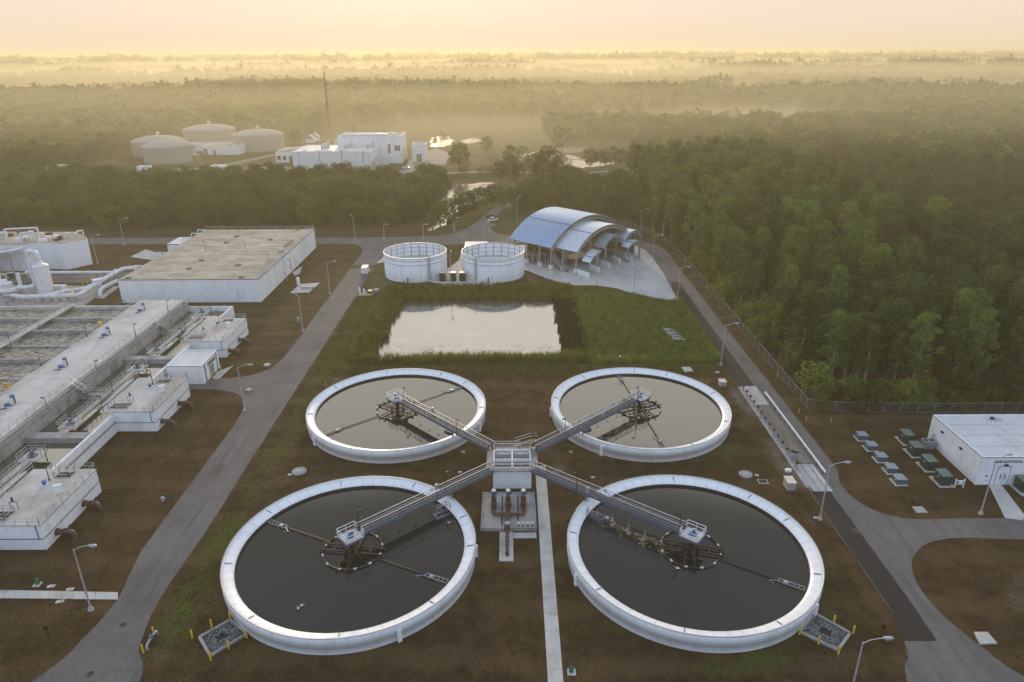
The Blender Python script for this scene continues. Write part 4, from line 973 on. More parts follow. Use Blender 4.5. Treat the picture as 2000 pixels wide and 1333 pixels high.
# ================================================================== TWIN OPEN TANKS
def open_tank(x, y, lab, ang):
    t = thing('storage_tank', lab, 'tank', (x, y, 0), 'pair of open topped white steel tanks')
    r, h = 9.4, 7.2
    m = MB(['white_conc', 'dark']); m.lathe(x, y, [(r, -.1), (r, h), (r-.12, h), (r-.12, .5)], 72)
    m.mi = 1
    m.mats.append('galv'); m.mi = 2
    for z in (1.3, 2.35, 3.4, 4.5): m.lathe(x, y, [(r+.012, z), (r+.016, z+.02), (r+.012, z+.04)], 72)
    for k in range(24):
        a = k*pi/12; m.beam(((r+.01)*cos(a)+x, (r+.01)*sin(a)+y, .1), ((r+.01)*cos(a)+x, (r+.01)*sin(a)+y, h), .03, .03)
        rr = r-.16; m.mi = 1; m.beam((rr*cos(a)+x, rr*sin(a)+y, .5), (rr*cos(a)+x, rr*sin(a)+y, h), .1, .1); m.mi = 2
    m.build('shell', t)
    m = MB('galv'); 
    for z in (h-.8, h-2.0): m.lathe(x, y, [(r, z-.05), (r+.1, z-.05), (r+.1, z+.05), (r, z+.05)], 72)
    m.lathe(x, y, [(r-.2, h-.05), (r+.1, h-.05), (r+.1, h+.06), (r-.2, h+.06)], 72, closed=True)
    for z in (h-1.3, h-2.6, h-4): m.lathe(x, y, [(r-.13, z-.05), (r-.24, z), (r-.13, z+.05)], 72)
    m.build('wind_girder', t)
    m = MB('roof_white'); m.lathe(x, y, [(.01, 3.1), (r-.15, 3.0)], 48); m.build('floating_cover', t)
    m = MB('galv'); 
    for k, a in enumerate((radians(ang), )):
        ex, ey = x+(r+.4)*cos(a), y+(r+.4)*sin(a)
        for q in (-.25, .25): m.beam((ex+q, ey, 0), (ex+q, ey, h+.9), .08, .08)
        for i in range(18): m.beam((ex-.25, ey, .4+i*.4), (ex+.25, ey, .4+i*.4), .05, .05)
        m.tube([(ex+.5, ey, .1), (ex+.5, ey, h+.3), (ex+.4, ey+.9, h+.3)], .14, 8)
    m.build('ladder', t)
    m = MB('dark'); a = radians(-97); m.cyl(x+(r+.5)*cos(a), y+(r+.5)*sin(a), 0, 1.7, .16, 8); m.cyl(x+(r+1.3)*cos(a), y+(r+.6)*sin(a), 0, 1.2, .12, 8); m.build('drain_valve', t)
open_tank(-29.0, 207.2, 'open topped white steel tank with dark hoops, left of the pair above the pond', -62 if 0 else -60)
open_tank(-5.6, 206.8, 'open topped white steel tank with dark hoops, right of the pair beside the arched roofs', -122)
cb = thing('generator_cabinet', 'x', 'cabinet', group='dark cabinets between the twin tanks')
m = MB(['dark', 'offwhite']); m.box(-.95, .95, -1.0, .9, .1, 2.6); m.mi = 1; m.box(-1.0, 1.0, -.95, 1.0, 2.6, 2.7); m.box(.95, 1.02, -.9, .9, .2, 2.6); m.build('casing', cb)
for i, px in enumerate((864.5, 884.5, 903.5)):
    x = g(px, 551)[0]; place(cb, i > 0, (x, 199.6, 0), 0, ('left', 'middle', 'right')[i]+' of the three dark cabinets standing between the twin tanks')
t = thing('yard_pipe', 'low white pipe along the front edge of the slab between the twin tanks', 'pipeline', (-16, 196, 0)); m = MB('white_pipe'); m.bendpipe([(-24.4, 197.8, .8), (-22.5, 195.7, .8), (-9.5, 195.7, .8), (-7.8, 197.9, .8)], .16, 8, .8); m.build('pipe_run', t)
m = MB('galv')
for k in range(5): m.beam((-22+k*3, 195.7, 0), (-22+k*3, 195.7, .7), .1, .1)
m.build('pipe_stand', t)
t = thing('ribbed_shed', 'small cream shed with ribbed metal roof behind and between the twin tanks', 'shed', (-12.5, 225, 0))
M['rib'] = stripe_mat('ribbed_white_roof', (.72, .7, .66), (.45, .43, .4), (.4, 0, 0), .5, .1)
m = MB('offwhite'); m.box(-15.2, -8.2, 221, 230, 0, 3.2); m.build('wall', t); m = MB('rib'); m.add([(-15.4, 220.7, 3.2), (-8, 220.7, 3.2), (-8, 230.3, 4.0), (-15.4, 230.3, 4.0), (-15.4, 220.7, 3.3), (-8, 220.7, 3.3), (-8, 230.3, 4.1), (-15.4, 230.3, 4.1)], [(0, 3, 2, 1), (4, 5, 6, 7), (0, 1, 5, 4), (1, 2, 6, 5), (2, 3, 7, 6), (3, 0, 4, 7)]); m.build('roof', t)

random.seed(31)
t = thing('pipe_rack', 'crowded rack of small white pipes and valves between the far left building and the scrubber', 'pipe rack', (-146, 203, 0))
for k in range(9):
    x = -166+k*3.1; yy = 203+random.uniform(-1, 1); m = MB('white_pipe'); m.bendpipe([(x, yy, 0), (x, yy, random.uniform(1.4, 3.2)), (x+random.uniform(1.5, 3), yy+random.uniform(-1, 2), 2), (x+2.5, yy+2, 0)], .16, 7, .4); m.build('pipe', t)
for k in range(5):
    m = MB(random.choice(('galv', 'offwhite', 'white_metal'))); m.cbox(-165+k*7, 180+random.uniform(-3, 3), .05, random.uniform(1, 2.2), 1.4, random.uniform(1, 2), .2); m.cyl(-163+k*7, 179, 0, 1.6, .45, 10); m.build('pump_unit', t)
# ================================================================== ARCHED CANOPY BUILDING
CO = Vector((20., 206., 0)); CA = radians(46)
cu = Vector((cos(CA), sin(CA), 0)); cv = Vector((sin(CA), -cos(CA), 0))
def uv(u, v, z): p = CO+cu*u+cv*v; return (p.x, p.y, z)
M['blue_roof'] = stripe_mat('blue_standing_seam_metal', (.36, .48, .66), (.24, .34, .5), (.5*cv.x, .5*cv.y, 0), .38, .55)
M['pale_roof'] = stripe_mat('pale_standing_seam_metal', (.64, .7, .76), (.54, .6, .66), (.5*cv.x, .5*cv.y, 0), .38, .5)
t = thing('canopy_building', 'open steel loading building under stepped arched pale blue metal roofs beside the right hand tank', 'canopy building', (20, 206, 0))
def arch(u0, u1, v0, v1, z0, zc, mat, truss, th=.22, a0=0., a1=1., n=26):
    "barrel roof over the span u0..u1, crown height zc"
    h = zc-z0; sp_ = (u1-u0)/2; rr = (sp_*sp_+h*h)/(2*h); cu_ = (u0+u1)/2; cz = zc-rr; half = math.asin(min(1, sp_/rr))
    def P(k, v, dr=0):
        a = -half+2*half*(a0+(a1-a0)*k/n); return uv(cu_+(rr+dr)*sin(a), v, cz+(rr+dr)*cos(a))
    m = MB([mat, 'galv'])
    top = [[P(k, v, 0) for k in range(n+1)] for v in (v0, v1)]; bot = [[P(k, v, -th) for k in range(n+1)] for v in (v0, v1)]
    vs = top[0]+top[1]+bot[0]+bot[1]; k1 = n+1
    m.add(vs, [(k, k+1, k1+k+1, k1+k) for k in range(n)], True)
    m.mi = 1; m.add(vs, [(2*k1+k, 3*k1+k, 3*k1+k+1, 2*k1+k+1) for k in range(n)], True)
    m.add(vs, [(k, 2*k1+k, 2*k1+k+1, k+1) for k in range(n)]+[(k1+k, k1+k+1, 3*k1+k+1, 3*k1+k) for k in range(n)])
    m.add(vs, [(0, k1, 3*k1, 2*k1), (n, 2*k1+n, 3*k1+n, k1+n)])
    if mat == 'blue_roof' or True:
        m.mats.append('bluegrey'); m.mi = 2
        k = int(n*.3); m.beam(P(k, v0, .05), P(k, v1, .05), .25, .06)
    m.build('roof', t)
    if truss:
        for v in (v1-.25, v0+.25, (v0+v1)/2):
            s = MB('rail'); s.tube([P(k, v, -.35) for k in range(n+1)], .11, 5); s.tube([P(k, v, -truss) for k in range(n+1)], .11, 5)
            for k in range(n): s.beam(P(k, v, -.35), P(k+1, v, -truss), .08, .08); s.beam(P(k+1, v, -.35), P(k+1, v, -truss), .08, .08)
            s.build('roof_truss', t)
    return P
arch(-2.6, 33.8, -26.3, -8.6, 7.0, 14.2, 'blue_roof', 1.25)
arch(-.4, 28.4, -8.7, -.2, 6.8, 12.6, 'pale_roof', 1.1)
arch(10.6, 21.4, -2.4, 1.5, 6.2, 9.4, 'pale_roof', .8, n=14)
arch(20.6, 31.4, -3.2, 1.8, 6.0, 9.2, 'pale_roof', .8, n=14)
arch(.2, 10.4, 1.2, 4.4, 4.3, 6.9, 'pale_roof', .5, a1=.55, n=10)
arch(19.5, 27.5, 1.6, 4.6, 5.2, 6.7, 'pale_roof', .5, n=10)
def col(u, v, h, base=True):
    c = MB(['galv', 'white_conc']); a = CA
    p = uv(u, v, 0); c.cbox(p[0], p[1], .0, .42, .42, h, a)
    if base: c.mi = 1; c.cbox(p[0], p[1], 0, 1.1, 1.1, 1.3, a)
    c.build('column', t)
for u, v, h in ((-1.6, -25, 7.6), (-1.6, -19.5, 7.6), (-1.6, -14, 7.6), (-1.6, -9.3, 7.6), (33, -25, 7.2), (33, -17, 7.2), (33, -9.5, 7.2), (0.4, -6.3, 7.4), (.4, -1.0, 7.4),
                (11.4, -1.2, 6.8), (20.9, -1.2, 6.3), (30.8, -1.2, 6.2), (27.7, -7.5, 7), (27.7, -1.4, 7), (2.6, 2.4, 5.6), (6, 2.4, 6.6), (12, 1.2, 6.5), (20.6, 3.6, 5.4), (27, 3.6, 5.4), (24.2, -7.8, 9.5), (4, -8.2, 9.2), (14, -8.2, 12)):
    col(u, v, h, u < 1)
m = MB(['interior', 'offwhite', 'dark'])   # plant floors and dark equipment under the roofs
P4 = lambda u0, u1, v0, v1: [uv(u0, v0, 0)[:2], uv(u0, v1, 0)[:2], uv(u1, v1, 0)[:2], uv(u1, v0, 0)[:2]]
m.poly(P4(6, 32, -24, -9.5), 3.2, 3.5); m.poly(P4(2, 26, -8.2, -3), 3.4, 3.6); m.build('mezzanine', t)
m = MB('interior'); m.poly(P4(31.8, 32.2, -24, -2), 0, 6.4); m.poly(P4(4, 31, -25.4, -25.1), 0, 6.5); m.build('rear_wall', t)
random.seed(11)
for k in range(12):
    u, v = random.uniform(3, 29), random.uniform(-22, -4); p = uv(u, v, 0); m = MB(random.choice(['interior', 'interior', 'offwhite', 'brown_pipe', 'galv']))
    w_ = random.uniform(1.5, 4); m.cbox(p[0], p[1], .05, w_, random.uniform(1.2, 3), random.uniform(1.4, 3), CA); m.cyl(p[0], p[1], .1, random.uniform(3, 5), .5, 12)
    m.build('press_unit', t)
m = MB(['grating', 'rail'])
for k in range(14):
    a, b = uv(-1.2, -9.5+k*.42, 0), uv(.0, -9.5+k*.42+.4, 0); c = uv(-.6, -9.3+k*.42, 3.4-k*.25); m.cbox(c[0], c[1], 3.4-k*.25, 1.2, .42, .06, CA+pi/2+pi/2)
m.mi = 1
for u in (-1.25, .05):
    m.tube([uv(u, -9.6, 4.5), uv(u, -3.8, 1.0)], .05, 5); m.tube([uv(u, -9.6, 3.5), uv(u, -3.8, .1)], .12, 5); m.tube([uv(u, -9.6, 4.0), uv(u, -3.8, .55)], .035, 5)
for u, v in ((-1.25, -9.7), (.05, -9.7), (.05, -12), (-1.25, -12)): m.beam(uv(u, v, 0), uv(u, v, 4.5), .12, .12)
m.build('stair', t)
m = MB('interior'); m.poly(P4(-.2, 6, -23, -18), .05, 2.4); m.build('wall_panel', t)
for k in range(4):
    m = MB('galv'); m.bendpipe([uv(-1.0, -22+k*2.2, .1), uv(-1.0, -22+k*2.2, 2.4+.3*k), uv(2.5, -22+k*2.2, 2.4+.3*k)], .18, 8, .5); m.build('pipe', t)
bpx = [((1129, 537), (1156, 546)), ((1152, 526), (1179, 538)), ((1174, 518), (1200, 530)), ((1196, 509), (1222, 522)), ((1219, 504), (1241, 515))]
pb = thing('barrier_block', 'x', 'barrier', group='white dividing walls of the loading bays')
L_ = 4.9; m = MB('white_conc'); m.box(0, L_, -.2, .2, 0, 1.5); m.box(-.03, L_+.03, -.24, .24, 1.5, 1.6); m.build('block', pb)
for i, (a, b) in enumerate(bpx):
    p, q = g(*a), g(*b); p = uv(1.0+i*6.1, -.2+.6, 0)[:2]; p = g(*a)
    an = atan2(q[1]-p[1], q[0]-p[0])
    place(pb, i > 0, (*p, .03), an, ['nearest', 'second nearest', 'third', 'fourth', 'farthest'][i]+' low white dividing wall of the loading bays under the arched roofs')
# bay furniture, small kiosk
x, y = uv(4.5, -27.5, 0)[:2]; 
# ================================================================== WEIGH LANE
SX0, SX1 = 45.75, 48.65
t = thing('weighbridge', 'long truck weighing lane with pale concrete ends and a worn dark deck beside the road', 'weighbridge', (47, 109, 0))
m = MB('apron'); m.box(SX0, SX1, 119.2, 127.5, -.1, .16); m.build('approach_slab', t); m = MB(['apron', 'conc']); m.box(SX0, SX1, 90.9, 98.6, -.1, .16)
m.mi = 1
for q in (.7, 1.9): m.box(SX0+q, SX0+q+.4, 91.0, 98.6, .161, .164)
m.build('approach_slab', t)
m = MB(['scale_deck', 'dark']); m.box(SX0+.1, SX1-.1, 98.65, 119.15, -.1, .3); m.mi = 1; m.box(SX0-.6, SX0+.08, 98.65, 119.15, -.1, .06); m.build('deck', t)
m = MB('conc'); m.box(SX0-.75, SX0-.02, 92, 127.4, -.1, .12); m.build('kerb', t)
m = MB(['galv', 'rubber']); 
for k in range(14):
    y = 97.2+k*2.15; m.beam((SX0-.32, y, 0), (SX0-.32, y, 1.15), .14, .14); m.mi = 1; m.cbox(SX0-.32, y, 1.1, .34, .34, .3); m.mi = 0
m.beam((SX0-.32, 97, .75), (SX0-.32, 125.3, .75), .08, .3); m.build('post_rail', t)
m = MB(['white_metal', 'dark']); m.beam((SX1+.55, 95.2, .75), (SX1+.55, 123.6, .75), .22, .3); m.mi = 1
for k in range(12): m.beam((SX1+.55, 96+k*2.4, 0), (SX1+.55, 96+k*2.4, .62), .12, .12)
m.build('guard_beam', t)
x, y = g(1545, 905); t = thing('scale_terminal', 'small grey ticket terminal on a post near the end of the weigh lane rail', 'terminal', (x, y, 0))
m = MB('galv'); m.beam((x, y, 0), (x, y, 1.9), .12, .12); m.cbox(x, y, 1.2, .5, .3, .6); m.build('post', t); m = MB('dark'); m.cbox(x+.4, y+.2, 1.9, 1.1, .3, .25, -.5); m.build('camera', t)
for nm, px, py, lb, w_, d_, h_, mt in (('junction_box', 1539, 921, 'small white junction box on the gravel near the weigh lane end', .9, .6, .4, 'white_metal'),
        ('utility_box', 1541, 952, 'pale topped utility box beside the weigh lane end', 1.25, 1.9, 1.3, 'conc'), ('utility_box', 1410, 752, 'small pale topped utility box near the upper right clarifier', 1.3, 1.5, .9, 'conc'),
        ('valve_cover', 1490, 941, 'dark steel grate in the grass below the pale utility box', 1.2, .9, .07, 'dark'), ('valve_cover', 1454, 933, 'x', 0, 0, 0, 0),
        ('grate_cover', 1796, 996, 'grey grate with white frame in the lawn left of the electrical building', 1.3, 1.2, .07, 'galv')):
    if mt == 0: continue
    x, y = g(px, py); m = MB([mt, 'offwhite' if h_ > .5 else mt]); m.cbox(x, y, -.05, w_, d_, h_+.05)
    if h_ > .5: m.mi = 1; m.cbox(x, y, h_, w_+.1, d_+.1, .1)
    elif h_ < .1: m.mats[1] = 'pad'; m.mi = 1; m.cbox(x, y, -.05, w_+.3, d_+.3, .08)
    tag(m.build(nm), lb, 'cover' if 'cover' in nm else 'utility box')
def manhole(px, py, r, lab, sq=False):
    x, y = g(px, py); m = MB(['conc', 'galv']); m.cyl(x, y, -.1, .22, r, 24); m.mi = 1
    if sq: m.cbox(x, y, .22, r*1.0, r*.8, .06)
    else: m.cyl(x, y, .22, .27, r*.62, 20)
    tag(m.build('manhole'), lab, 'manhole')
manhole(1456, 928, 1.05, 'round pale manhole with square hatch right of the lower right clarifier', True)
manhole(585, 922, 1.15, 'round pale manhole with square hatch between the two left clarifiers', True)
manhole(1401, 729, .5, 'small grey manhole beyond the upper right clarifier'); manhole(522, 714, .75, 'flat pale manhole at the corner of the small road to the shed')
manhole(486, 763, .6, 'grey manhole in a green patch of grass beside the tall street lamp')
def road_manhole(px, py, lab, z=.043):
    x, y = g(px, py); m = MB(['dark', 'conc']); m.mats[1] = 'asphalt'; m.mi = 1; m.cyl(x, y, 0, z+.004, .5, 20); m.mi = 0; m.cyl(x, y, 0, z+.012, .38, 20); tag(m.build('manhole'), lab, 'manhole')
road_manhole(240, 1221, 'round manhole in the lower bend of the left road'); road_manhole(177, 1317, 'round manhole at the very bottom of the left road')
road_manhole(1672, 1038, 'round manhole beside the dark asphalt strip on the right road'); road_manhole(1398, 722, 'x') if 0 else None
# pads with small white lids
pl = [(566, 928), (1256, 743), (905, 883), (898, 923), (1478, 929), (1158, 933), (1115, 883), (1593, 1012), (185, 977)]
pm = MB('pad'); pm.cbox(0, 0, -.05, .6, .45, .14); po = tag(pm.build('splice_box'), 'x', 'splice box', 'small white splice boxes in the grass')
pt = ['beside the round manhole between the left clarifiers', 'x', 'right of the upper left clarifier below its walkway', 'left of the splitter box near the lower walkway', 'right of the pale round manhole', 'between the right clarifiers by the walkway', 'below the upper right walkway near the splitter box', 'at the foot of the right hand street lamp', 'x']
u = 0
for (px, py), lb in zip(pl, pt):
    if lb == 'x': continue
    x, y = g(px, py); o = po if u == 0 else po.copy()
    if u: COL.objects.link(o)
    o.location = (x, y, 0); o['label'] = 'small white splice box '+lb; u += 1
for i, (px, py, lb) in enumerate([(1116, 1312, 'green plastic box on a white pad beside the long central pavement'), (74, 1141, 'green box on a white pad in the lawn at the left edge'), (325, 973, 'green box next to a lilac valve in the left lawn')]):
    x, y = g(px, py); t = thing('marker_box', lb, 'marker box', (x, y, 0), 'green marker boxes in the lawns'); m = MB('hydrant'); m.cyl(x, y, 0, .75, .28, 10, .2); m.cyl(x, y, .75, .95, .2, 10, .05); m.build('box', t)
    if i < 2: m = MB('pad'); m.cbox(x, y-.1, -.05, .9, .9, .1); m.build('pad', t)
x, y = g(319, 979); t = thing('lilac_valve', 'faded lilac hydrant valve in the left lawn beside a green box', 'hydrant', (x, y, 0)); m = MB('pink'); m.cyl(x, y, 0, .7, .22, 10); m.tube([(x-.35, y, .5), (x+.35, y, .5)], .14, 8); m.build('valve_body', t)
for px, py, lb in ((97, 1146, 'small white splash stone just above the left pavement'), (134, 1152, 'white splash stone touching the top of the left pavement'), (114, 1176, 'white splash stone just below the left pavement')):
    x, y = g(px, py); m = MB('pad'); m.cbox(x, y, -.05, .55, .5, .12, .4); m.cbox(x+.45, y+.1, -.05, .3, .5, .1, .1); tag(m.build('splash_stone'), lb, 'stone')
x, y = g(1338, 723)
# ------------------------------------------------------------------ riprap pits with bollards
def pit(corners, lab, bol, side):
    cs = [g(*c) for c in corners]; cx, cy = sum(c[0] for c in cs)/4, sum(c[1] for c in cs)/4
    t = thing('drain_pit', lab, 'drain pit', (cx, cy, 0), 'stone lined drain pits at the clarifier feet')
    m = MB('conc')
    for a, b in zip(cs, cs[1:]+cs[:1]): m.beam((*a, .12), (*b, .12), .3, .3)
    m.build('kerb', t)
    inn = [(cx+(c[0]-cx)*.3, cy+(c[1]-cy)*.3) for c in cs]
    m = MB('dark'); m.poly(cs, .0, .02); m.build('pit_shade', t)  # flat dark sheet stands in for the shade between the stones
    m = MB('stone')
    for k in range(4):
        a, b = cs[k], cs[(k+1) % 4]; ai, bi = inn[k], inn[(k+1) % 4]
        la = max(2, int(sqrt((a[0]-b[0])**2+(a[1]-b[1])**2)/.5))
        for i in range(la):
            for j in range(5):
                f0, f1 = (i+.5)/la, (j+.5)/5; o = (a[0]*(1-f0)+b[0]*f0, a[1]*(1-f0)+b[1]*f0); n_ = (ai[0]*(1-f0)+bi[0]*f0, ai[1]*(1-f0)+bi[1]*f0)
                x, y = o[0]*(1-f1)+n_[0]*f1, o[1]*(1-f1)+n_[1]*f1; m.cbox(x+random.uniform(-.09, .09), y+random.uniform(-.07, .07), .022, random.uniform(.22, .42), random.uniform(.16, .3), .05+.16*random.random(), random.uniform(0, 3))
    m.build('stone_lining', t)
    m = MB('dark'); m.poly(inn, .0, .025); m.build('sump', t)
    for (px, py), bl in bol:
        x, y = g(px, py); o = MB('yellow'); o.cyl(x, y, 0, 1.15, .11, 10); o.cyl(x, y, 1.15, 1.21, .08, 10); tag(o.build('bollard'), bl, 'bollard', 'yellow bollards round the drain pits')
pit([(390, 1247), (450, 1213), (483, 1240), (411, 1283)], 'stone lined drain pit at the left foot of the lower left clarifier',
    [((376, 1247), 'yellow bollard at the left corner of the left drain pit'), ((414, 1226), 'yellow bollard behind the left drain pit'), ((447, 1267), 'yellow bollard at the front edge of the left drain pit'), ((412, 1290), 'yellow bollard at the lowest corner of the left drain pit'), ((482, 1246), 'yellow bollard between the left drain pit and its clarifier'), ((450, 1210), 'yellow bollard behind the left drain pit touching the tank')], -1)
pit([(1592, 1201), (1660, 1239), (1636, 1272), (1562, 1236)], 'stone lined drain pit at the right foot of the lower right clarifier',
    [((1628, 1218), 'yellow bollard behind the right drain pit'), ((1666, 1238), 'yellow bollard at the right corner of the right drain pit'), ((1598, 1258), 'yellow bollard at the front edge of the right drain pit'), ((1637, 1278), 'yellow bollard at the lowest corner of the right drain pit'), ((1561, 1240), 'yellow bollard between the right drain pit and its clarifier'), ((1592, 1200), 'yellow bollard behind the right drain pit touching the tank')], 1)
for px, py, lb in ((301, 1240, 'yellow bollard above the bent silver pipe at the left road'), (280, 1275, 'yellow bollard below the bent silver pipe at the left road'), (1517, 739, 'yellow marker post on the verge by the fence, farthest of the verge row'), (1560, 808, 'yellow marker post on the verge opposite the weigh lane middle'), (1574, 824, 'yellow marker post on the verge nearer than the fence corner'), (1622, 826, 'yellow marker post on the verge right of the fence corner'),
        (637, 755, 'pale yellow marker post behind the rim of the upper left clarifier'), (1381, 751, 'pale yellow marker post behind the rim of the upper right clarifier'), (694, 580, 'yellow marker post beside the lilac-free equipment pad on the left road')):
    x, y = g(px, py); o = MB('yellow'); o.cyl(x, y, 0, 1.1, .1 if px < 400 else .06, 10); o.cyl(x, y, 1.1, 1.15, .05, 10); tag(o.build('bollard'), lb.replace(' lilac-free', ' small'), 'bollard')
x0, y0 = g(288, 1270); x1, y1 = g(308, 1240)
t = thing('backflow_pipe', 'silver pipe bent above the ground between two yellow bollards at the left road', 'pipe', (x0, y0, 0)); m = MB('galv'); m.bendpipe([(x0, y0, -.1), (x0, y0, .6), ((x0+x1)/2, (y0+y1)/2, .75), (x1, y1, .6), (x1, y1, -.1)], .14, 8, .4, .5); m.build('pipe_run', t)
m = MB('bluegrey'); m.cbox((x0+x1)/2, (y0+y1)/2, .6, .5, .3, .4); m.build('valve', t)
# ------------------------------------------------------------------ electrical building
t = thing('electrical_building', 'low white building with flat white roof and lettering over its door at the right edge', 'building', (85, 99, 0))
EX, EY0, EY1, EH = 71.3, 92.6, 106.2, 4.75
m = MB('white_conc'); m.box(EX, 112, EY0, EY1, -.1, EH); m.build('wall', t)
m = MB(['roof_white', 'white_conc', 'dark']); m.box(EX+.25, 111.8, EY0+.25, EY1-.25, EH, EH+.05); m.mi = 1
for q in ((EX-.04, EX+.25, EY0-.04, EY1+.04), (EX+.25, 112, EY0-.04, EY0+.25), (EX+.25, 112, EY1-.25, EY1+.04)): m.box(*q, EH, EH+.2)
m.mi = 2
m.box(EX-.07, EX-.04, EY0-.07, EY1+.04, EH+.1, EH+.2); m.box(EX-.04, 112, EY0-.07, EY0-.04, EH+.1, EH+.2)
for q in ((EX+1, 111, 96.0, 96.05), (EX+1, 111, 99.5, 99.55), (EX+1, 111, 103, 103.05), (80, 80.05, 97, 103), (90, 90.05, 94, 104)): m.box(*q, EH+.051, EH+.056)
for x in (80.5, 88):
    m.cbox(x, 104.9, EH+.05, .5, .4, .3)
    for k in range(7): a = pi+k*pi/6; m.beam((x, 104.9, EH+.065), (x+1.6*cos(a), 104.9+1.3*sin(a), EH+.065), .05, .02)
m.build('roof', t)
m = MB(['white_metal', 'dark']); dx0 = 74.2; m.box(dx0, dx0+1.9, EY0-.05, EY0+.02, 0, 2.5); m.mi = 1
for x in (dx0+.55, dx0+1.2): m.box(x, x+.14, EY0-.07, EY0-.051, 1.1, 2.0)
m.box(dx0+.93, dx0+.97, EY0-.06, EY0-.051, .05, 2.4)
for q in ((dx0-.06, dx0, 0, 3.3), (dx0+1.9, dx0+1.96, 0, 3.3), (dx0-.06, dx0+1.96, 3.25, 3.31)): m.box(q[0], q[1], EY0-.03, EY0-.003, q[2], q[3])
m.build('door', t)
for x, y, dx, dy in ((75.2, EY0-.15, 0, 0), (EX-.15, 102.7, 0, 0), (EX-.15, 97.5, 0, 0)):
    m = MB('dark'); m.cbox(x, y, 3.45, .5 if y < EY0 else .3, .3 if y < EY0 else .5, .25); m.build('wall_light', t)
def lettering(s, x, y, z, h, par):
    cu_ = bpy.data.curves.new('lettering', 'FONT'); cu_.body = s; cu_.size = h; cu_.extrude = .015; cu_.offset = .012; cu_.align_x = 'LEFT'
    tmp = bpy.data.objects.new('tmp', cu_); COL.objects.link(tmp); bpy.context.view_layer.update()
    me = bpy.data.meshes.new_from_object(tmp.evaluated_get(bpy.context.evaluated_depsgraph_get())); bpy.data.objects.remove(tmp); me.materials.clear(); me.materials.append(M['ink'])
    o = bpy.data.objects.new('lettering', me); COL.objects.link(o); o.parent = par
    o.location = Vector((x, y, z))-Vector(par.location); o.rotation_euler = (pi/2, 0, 0); return o
lettering('MAIN ELECTRICAL BUILDING', 73.3, EY0-.02, 3.95, .52, t)
lettering('809', 72.5, EY0-.02, 1.5, .3, t)
m = MB('dark'); m.box(72.7, 72.95, EY0-.04, EY0-.003, .75, .85); m.box(77.0, 77.15, EY0-.04, EY0-.003, 1.5, 1.62); m.build('wall_fitting', t)
# transformers
tr = thing('transformer', 'x', 'transformer', group='dark green transformers beside the electrical building')
m = MB(['green', 'green_top']); m.box(0, 1.75, 0, 2.3, .12, 1.95); m.mi = 1; m.add([(-.04, -.04, 1.95), (1.79, -.04, 1.95), (1.79, 2.34, 1.95), (-.04, 2.34, 1.95), (-.04, -.04, 2.0), (1.79, -.04, 2.0), (1.79, 2.34, 2.12), (-.04, 2.34, 2.12)], [(0, 3, 2, 1), (4, 5, 6, 7), (0, 1, 5, 4), (1, 2, 6, 5), (2, 3, 7, 6), (3, 0, 4, 7)])
m.mi = 0
for k in range(8): m.box(1.75, 1.95, .15+k*.27, .25+k*.27, .5, 1.7)
m.build('cabinet', tr)
m = MB('white_metal'); m.box(-.05, -.01, 1.0, 1.25, 1.3, 1.5); m.build('label_plate', tr)
m = MB('pad'); m.box(-.35, 2.2, -.4, 3.0, -.05, .12); m.build('pad', tr)
tn = ['farthest', 'second farthest', 'third', 'nearest']
for i, (px, py) in enumerate([(1765, 868.5), (1782, 893), (1808, 920.5), (1836, 950)]):
    x, y = g(px, py); place(tr, i > 0, (x, y-.1, 0), 0, tn[i]+' of the four dark green transformers in the row beside the electrical building', .9)
sg = thing('switch_cabinet', 'x', 'cabinet', group='grey blue switch cabinets in the right lawn')
m = MB(['greyblue', 'greyblue_top']); m.box(0, 1.65, 0, 1.75, .08, 1.0); m.mi = 1; m.box(-.04, 1.69, -.04, 1.79, 1.0, 1.08); m.build('cabinet', sg)
m = MB('white_metal'); m.box(-.04, -.01, .6, .8, .6, .75); m.build('label_plate', sg)
m = MB('pad'); m.box(-.3, 1.8, -.3, 2.0, -.05, .08); m.build('pad', sg)
sn = ['farthest', 'second farthest', 'middle', 'second nearest', 'nearest']
for i, (px, py) in enumerate([(1678.5, 861.5), (1697, 881.5), (1716, 903.5), (1735.5, 926), (1752, 948)]):
    x, y = g(px, py); place(sg, i > 0, (x-.1, y, 0), 0, sn[i]+' of the five low grey blue cabinets in a row on the right lawn', .92)
x, y = g(1872, 953); t = thing('meter_rack', 'white H shaped meter rack right of the nearest green transformer', 'meter rack', (x, y, 0)); m = MB('white_metal')
for q in (-.65, .65): m.beam((x+q, y, 0), (x+q, y, 1.6), .14, .14)
m.box(x-.6, x+.6, y-.05, y+.05, .6, .7); m.box(x-.6, x+.6, y-.05, y+.05, 1.2, 1.3); m.cbox(x, y-.1, .7, .5, .2, .5); m.build('frame', t)
x, y = g(1812, 878); t = thing('air_conditioner', 'grey two fan condenser unit between the green transformers and the electrical building', 'air conditioner', (x, y, 0)); m = MB(['galv', 'dark']); m.box(x-.9, x+.9, y-.3, y+.9, .15, 1.6); m.mi = 1
for q in (-.45, .45): m.cyl(x+q, y+.3, 1.6, 1.64, .36, 16)
m.build('casing', t); m = MB('galv'); m.tube([(x+1.1, y+1, 0), (x+1.1, y+1, 2.4)], .12, 8); m.tube([(x+.9, y+.5, .4), (EX, y+.2, .4)], .06, 6); m.build('pipe', t)
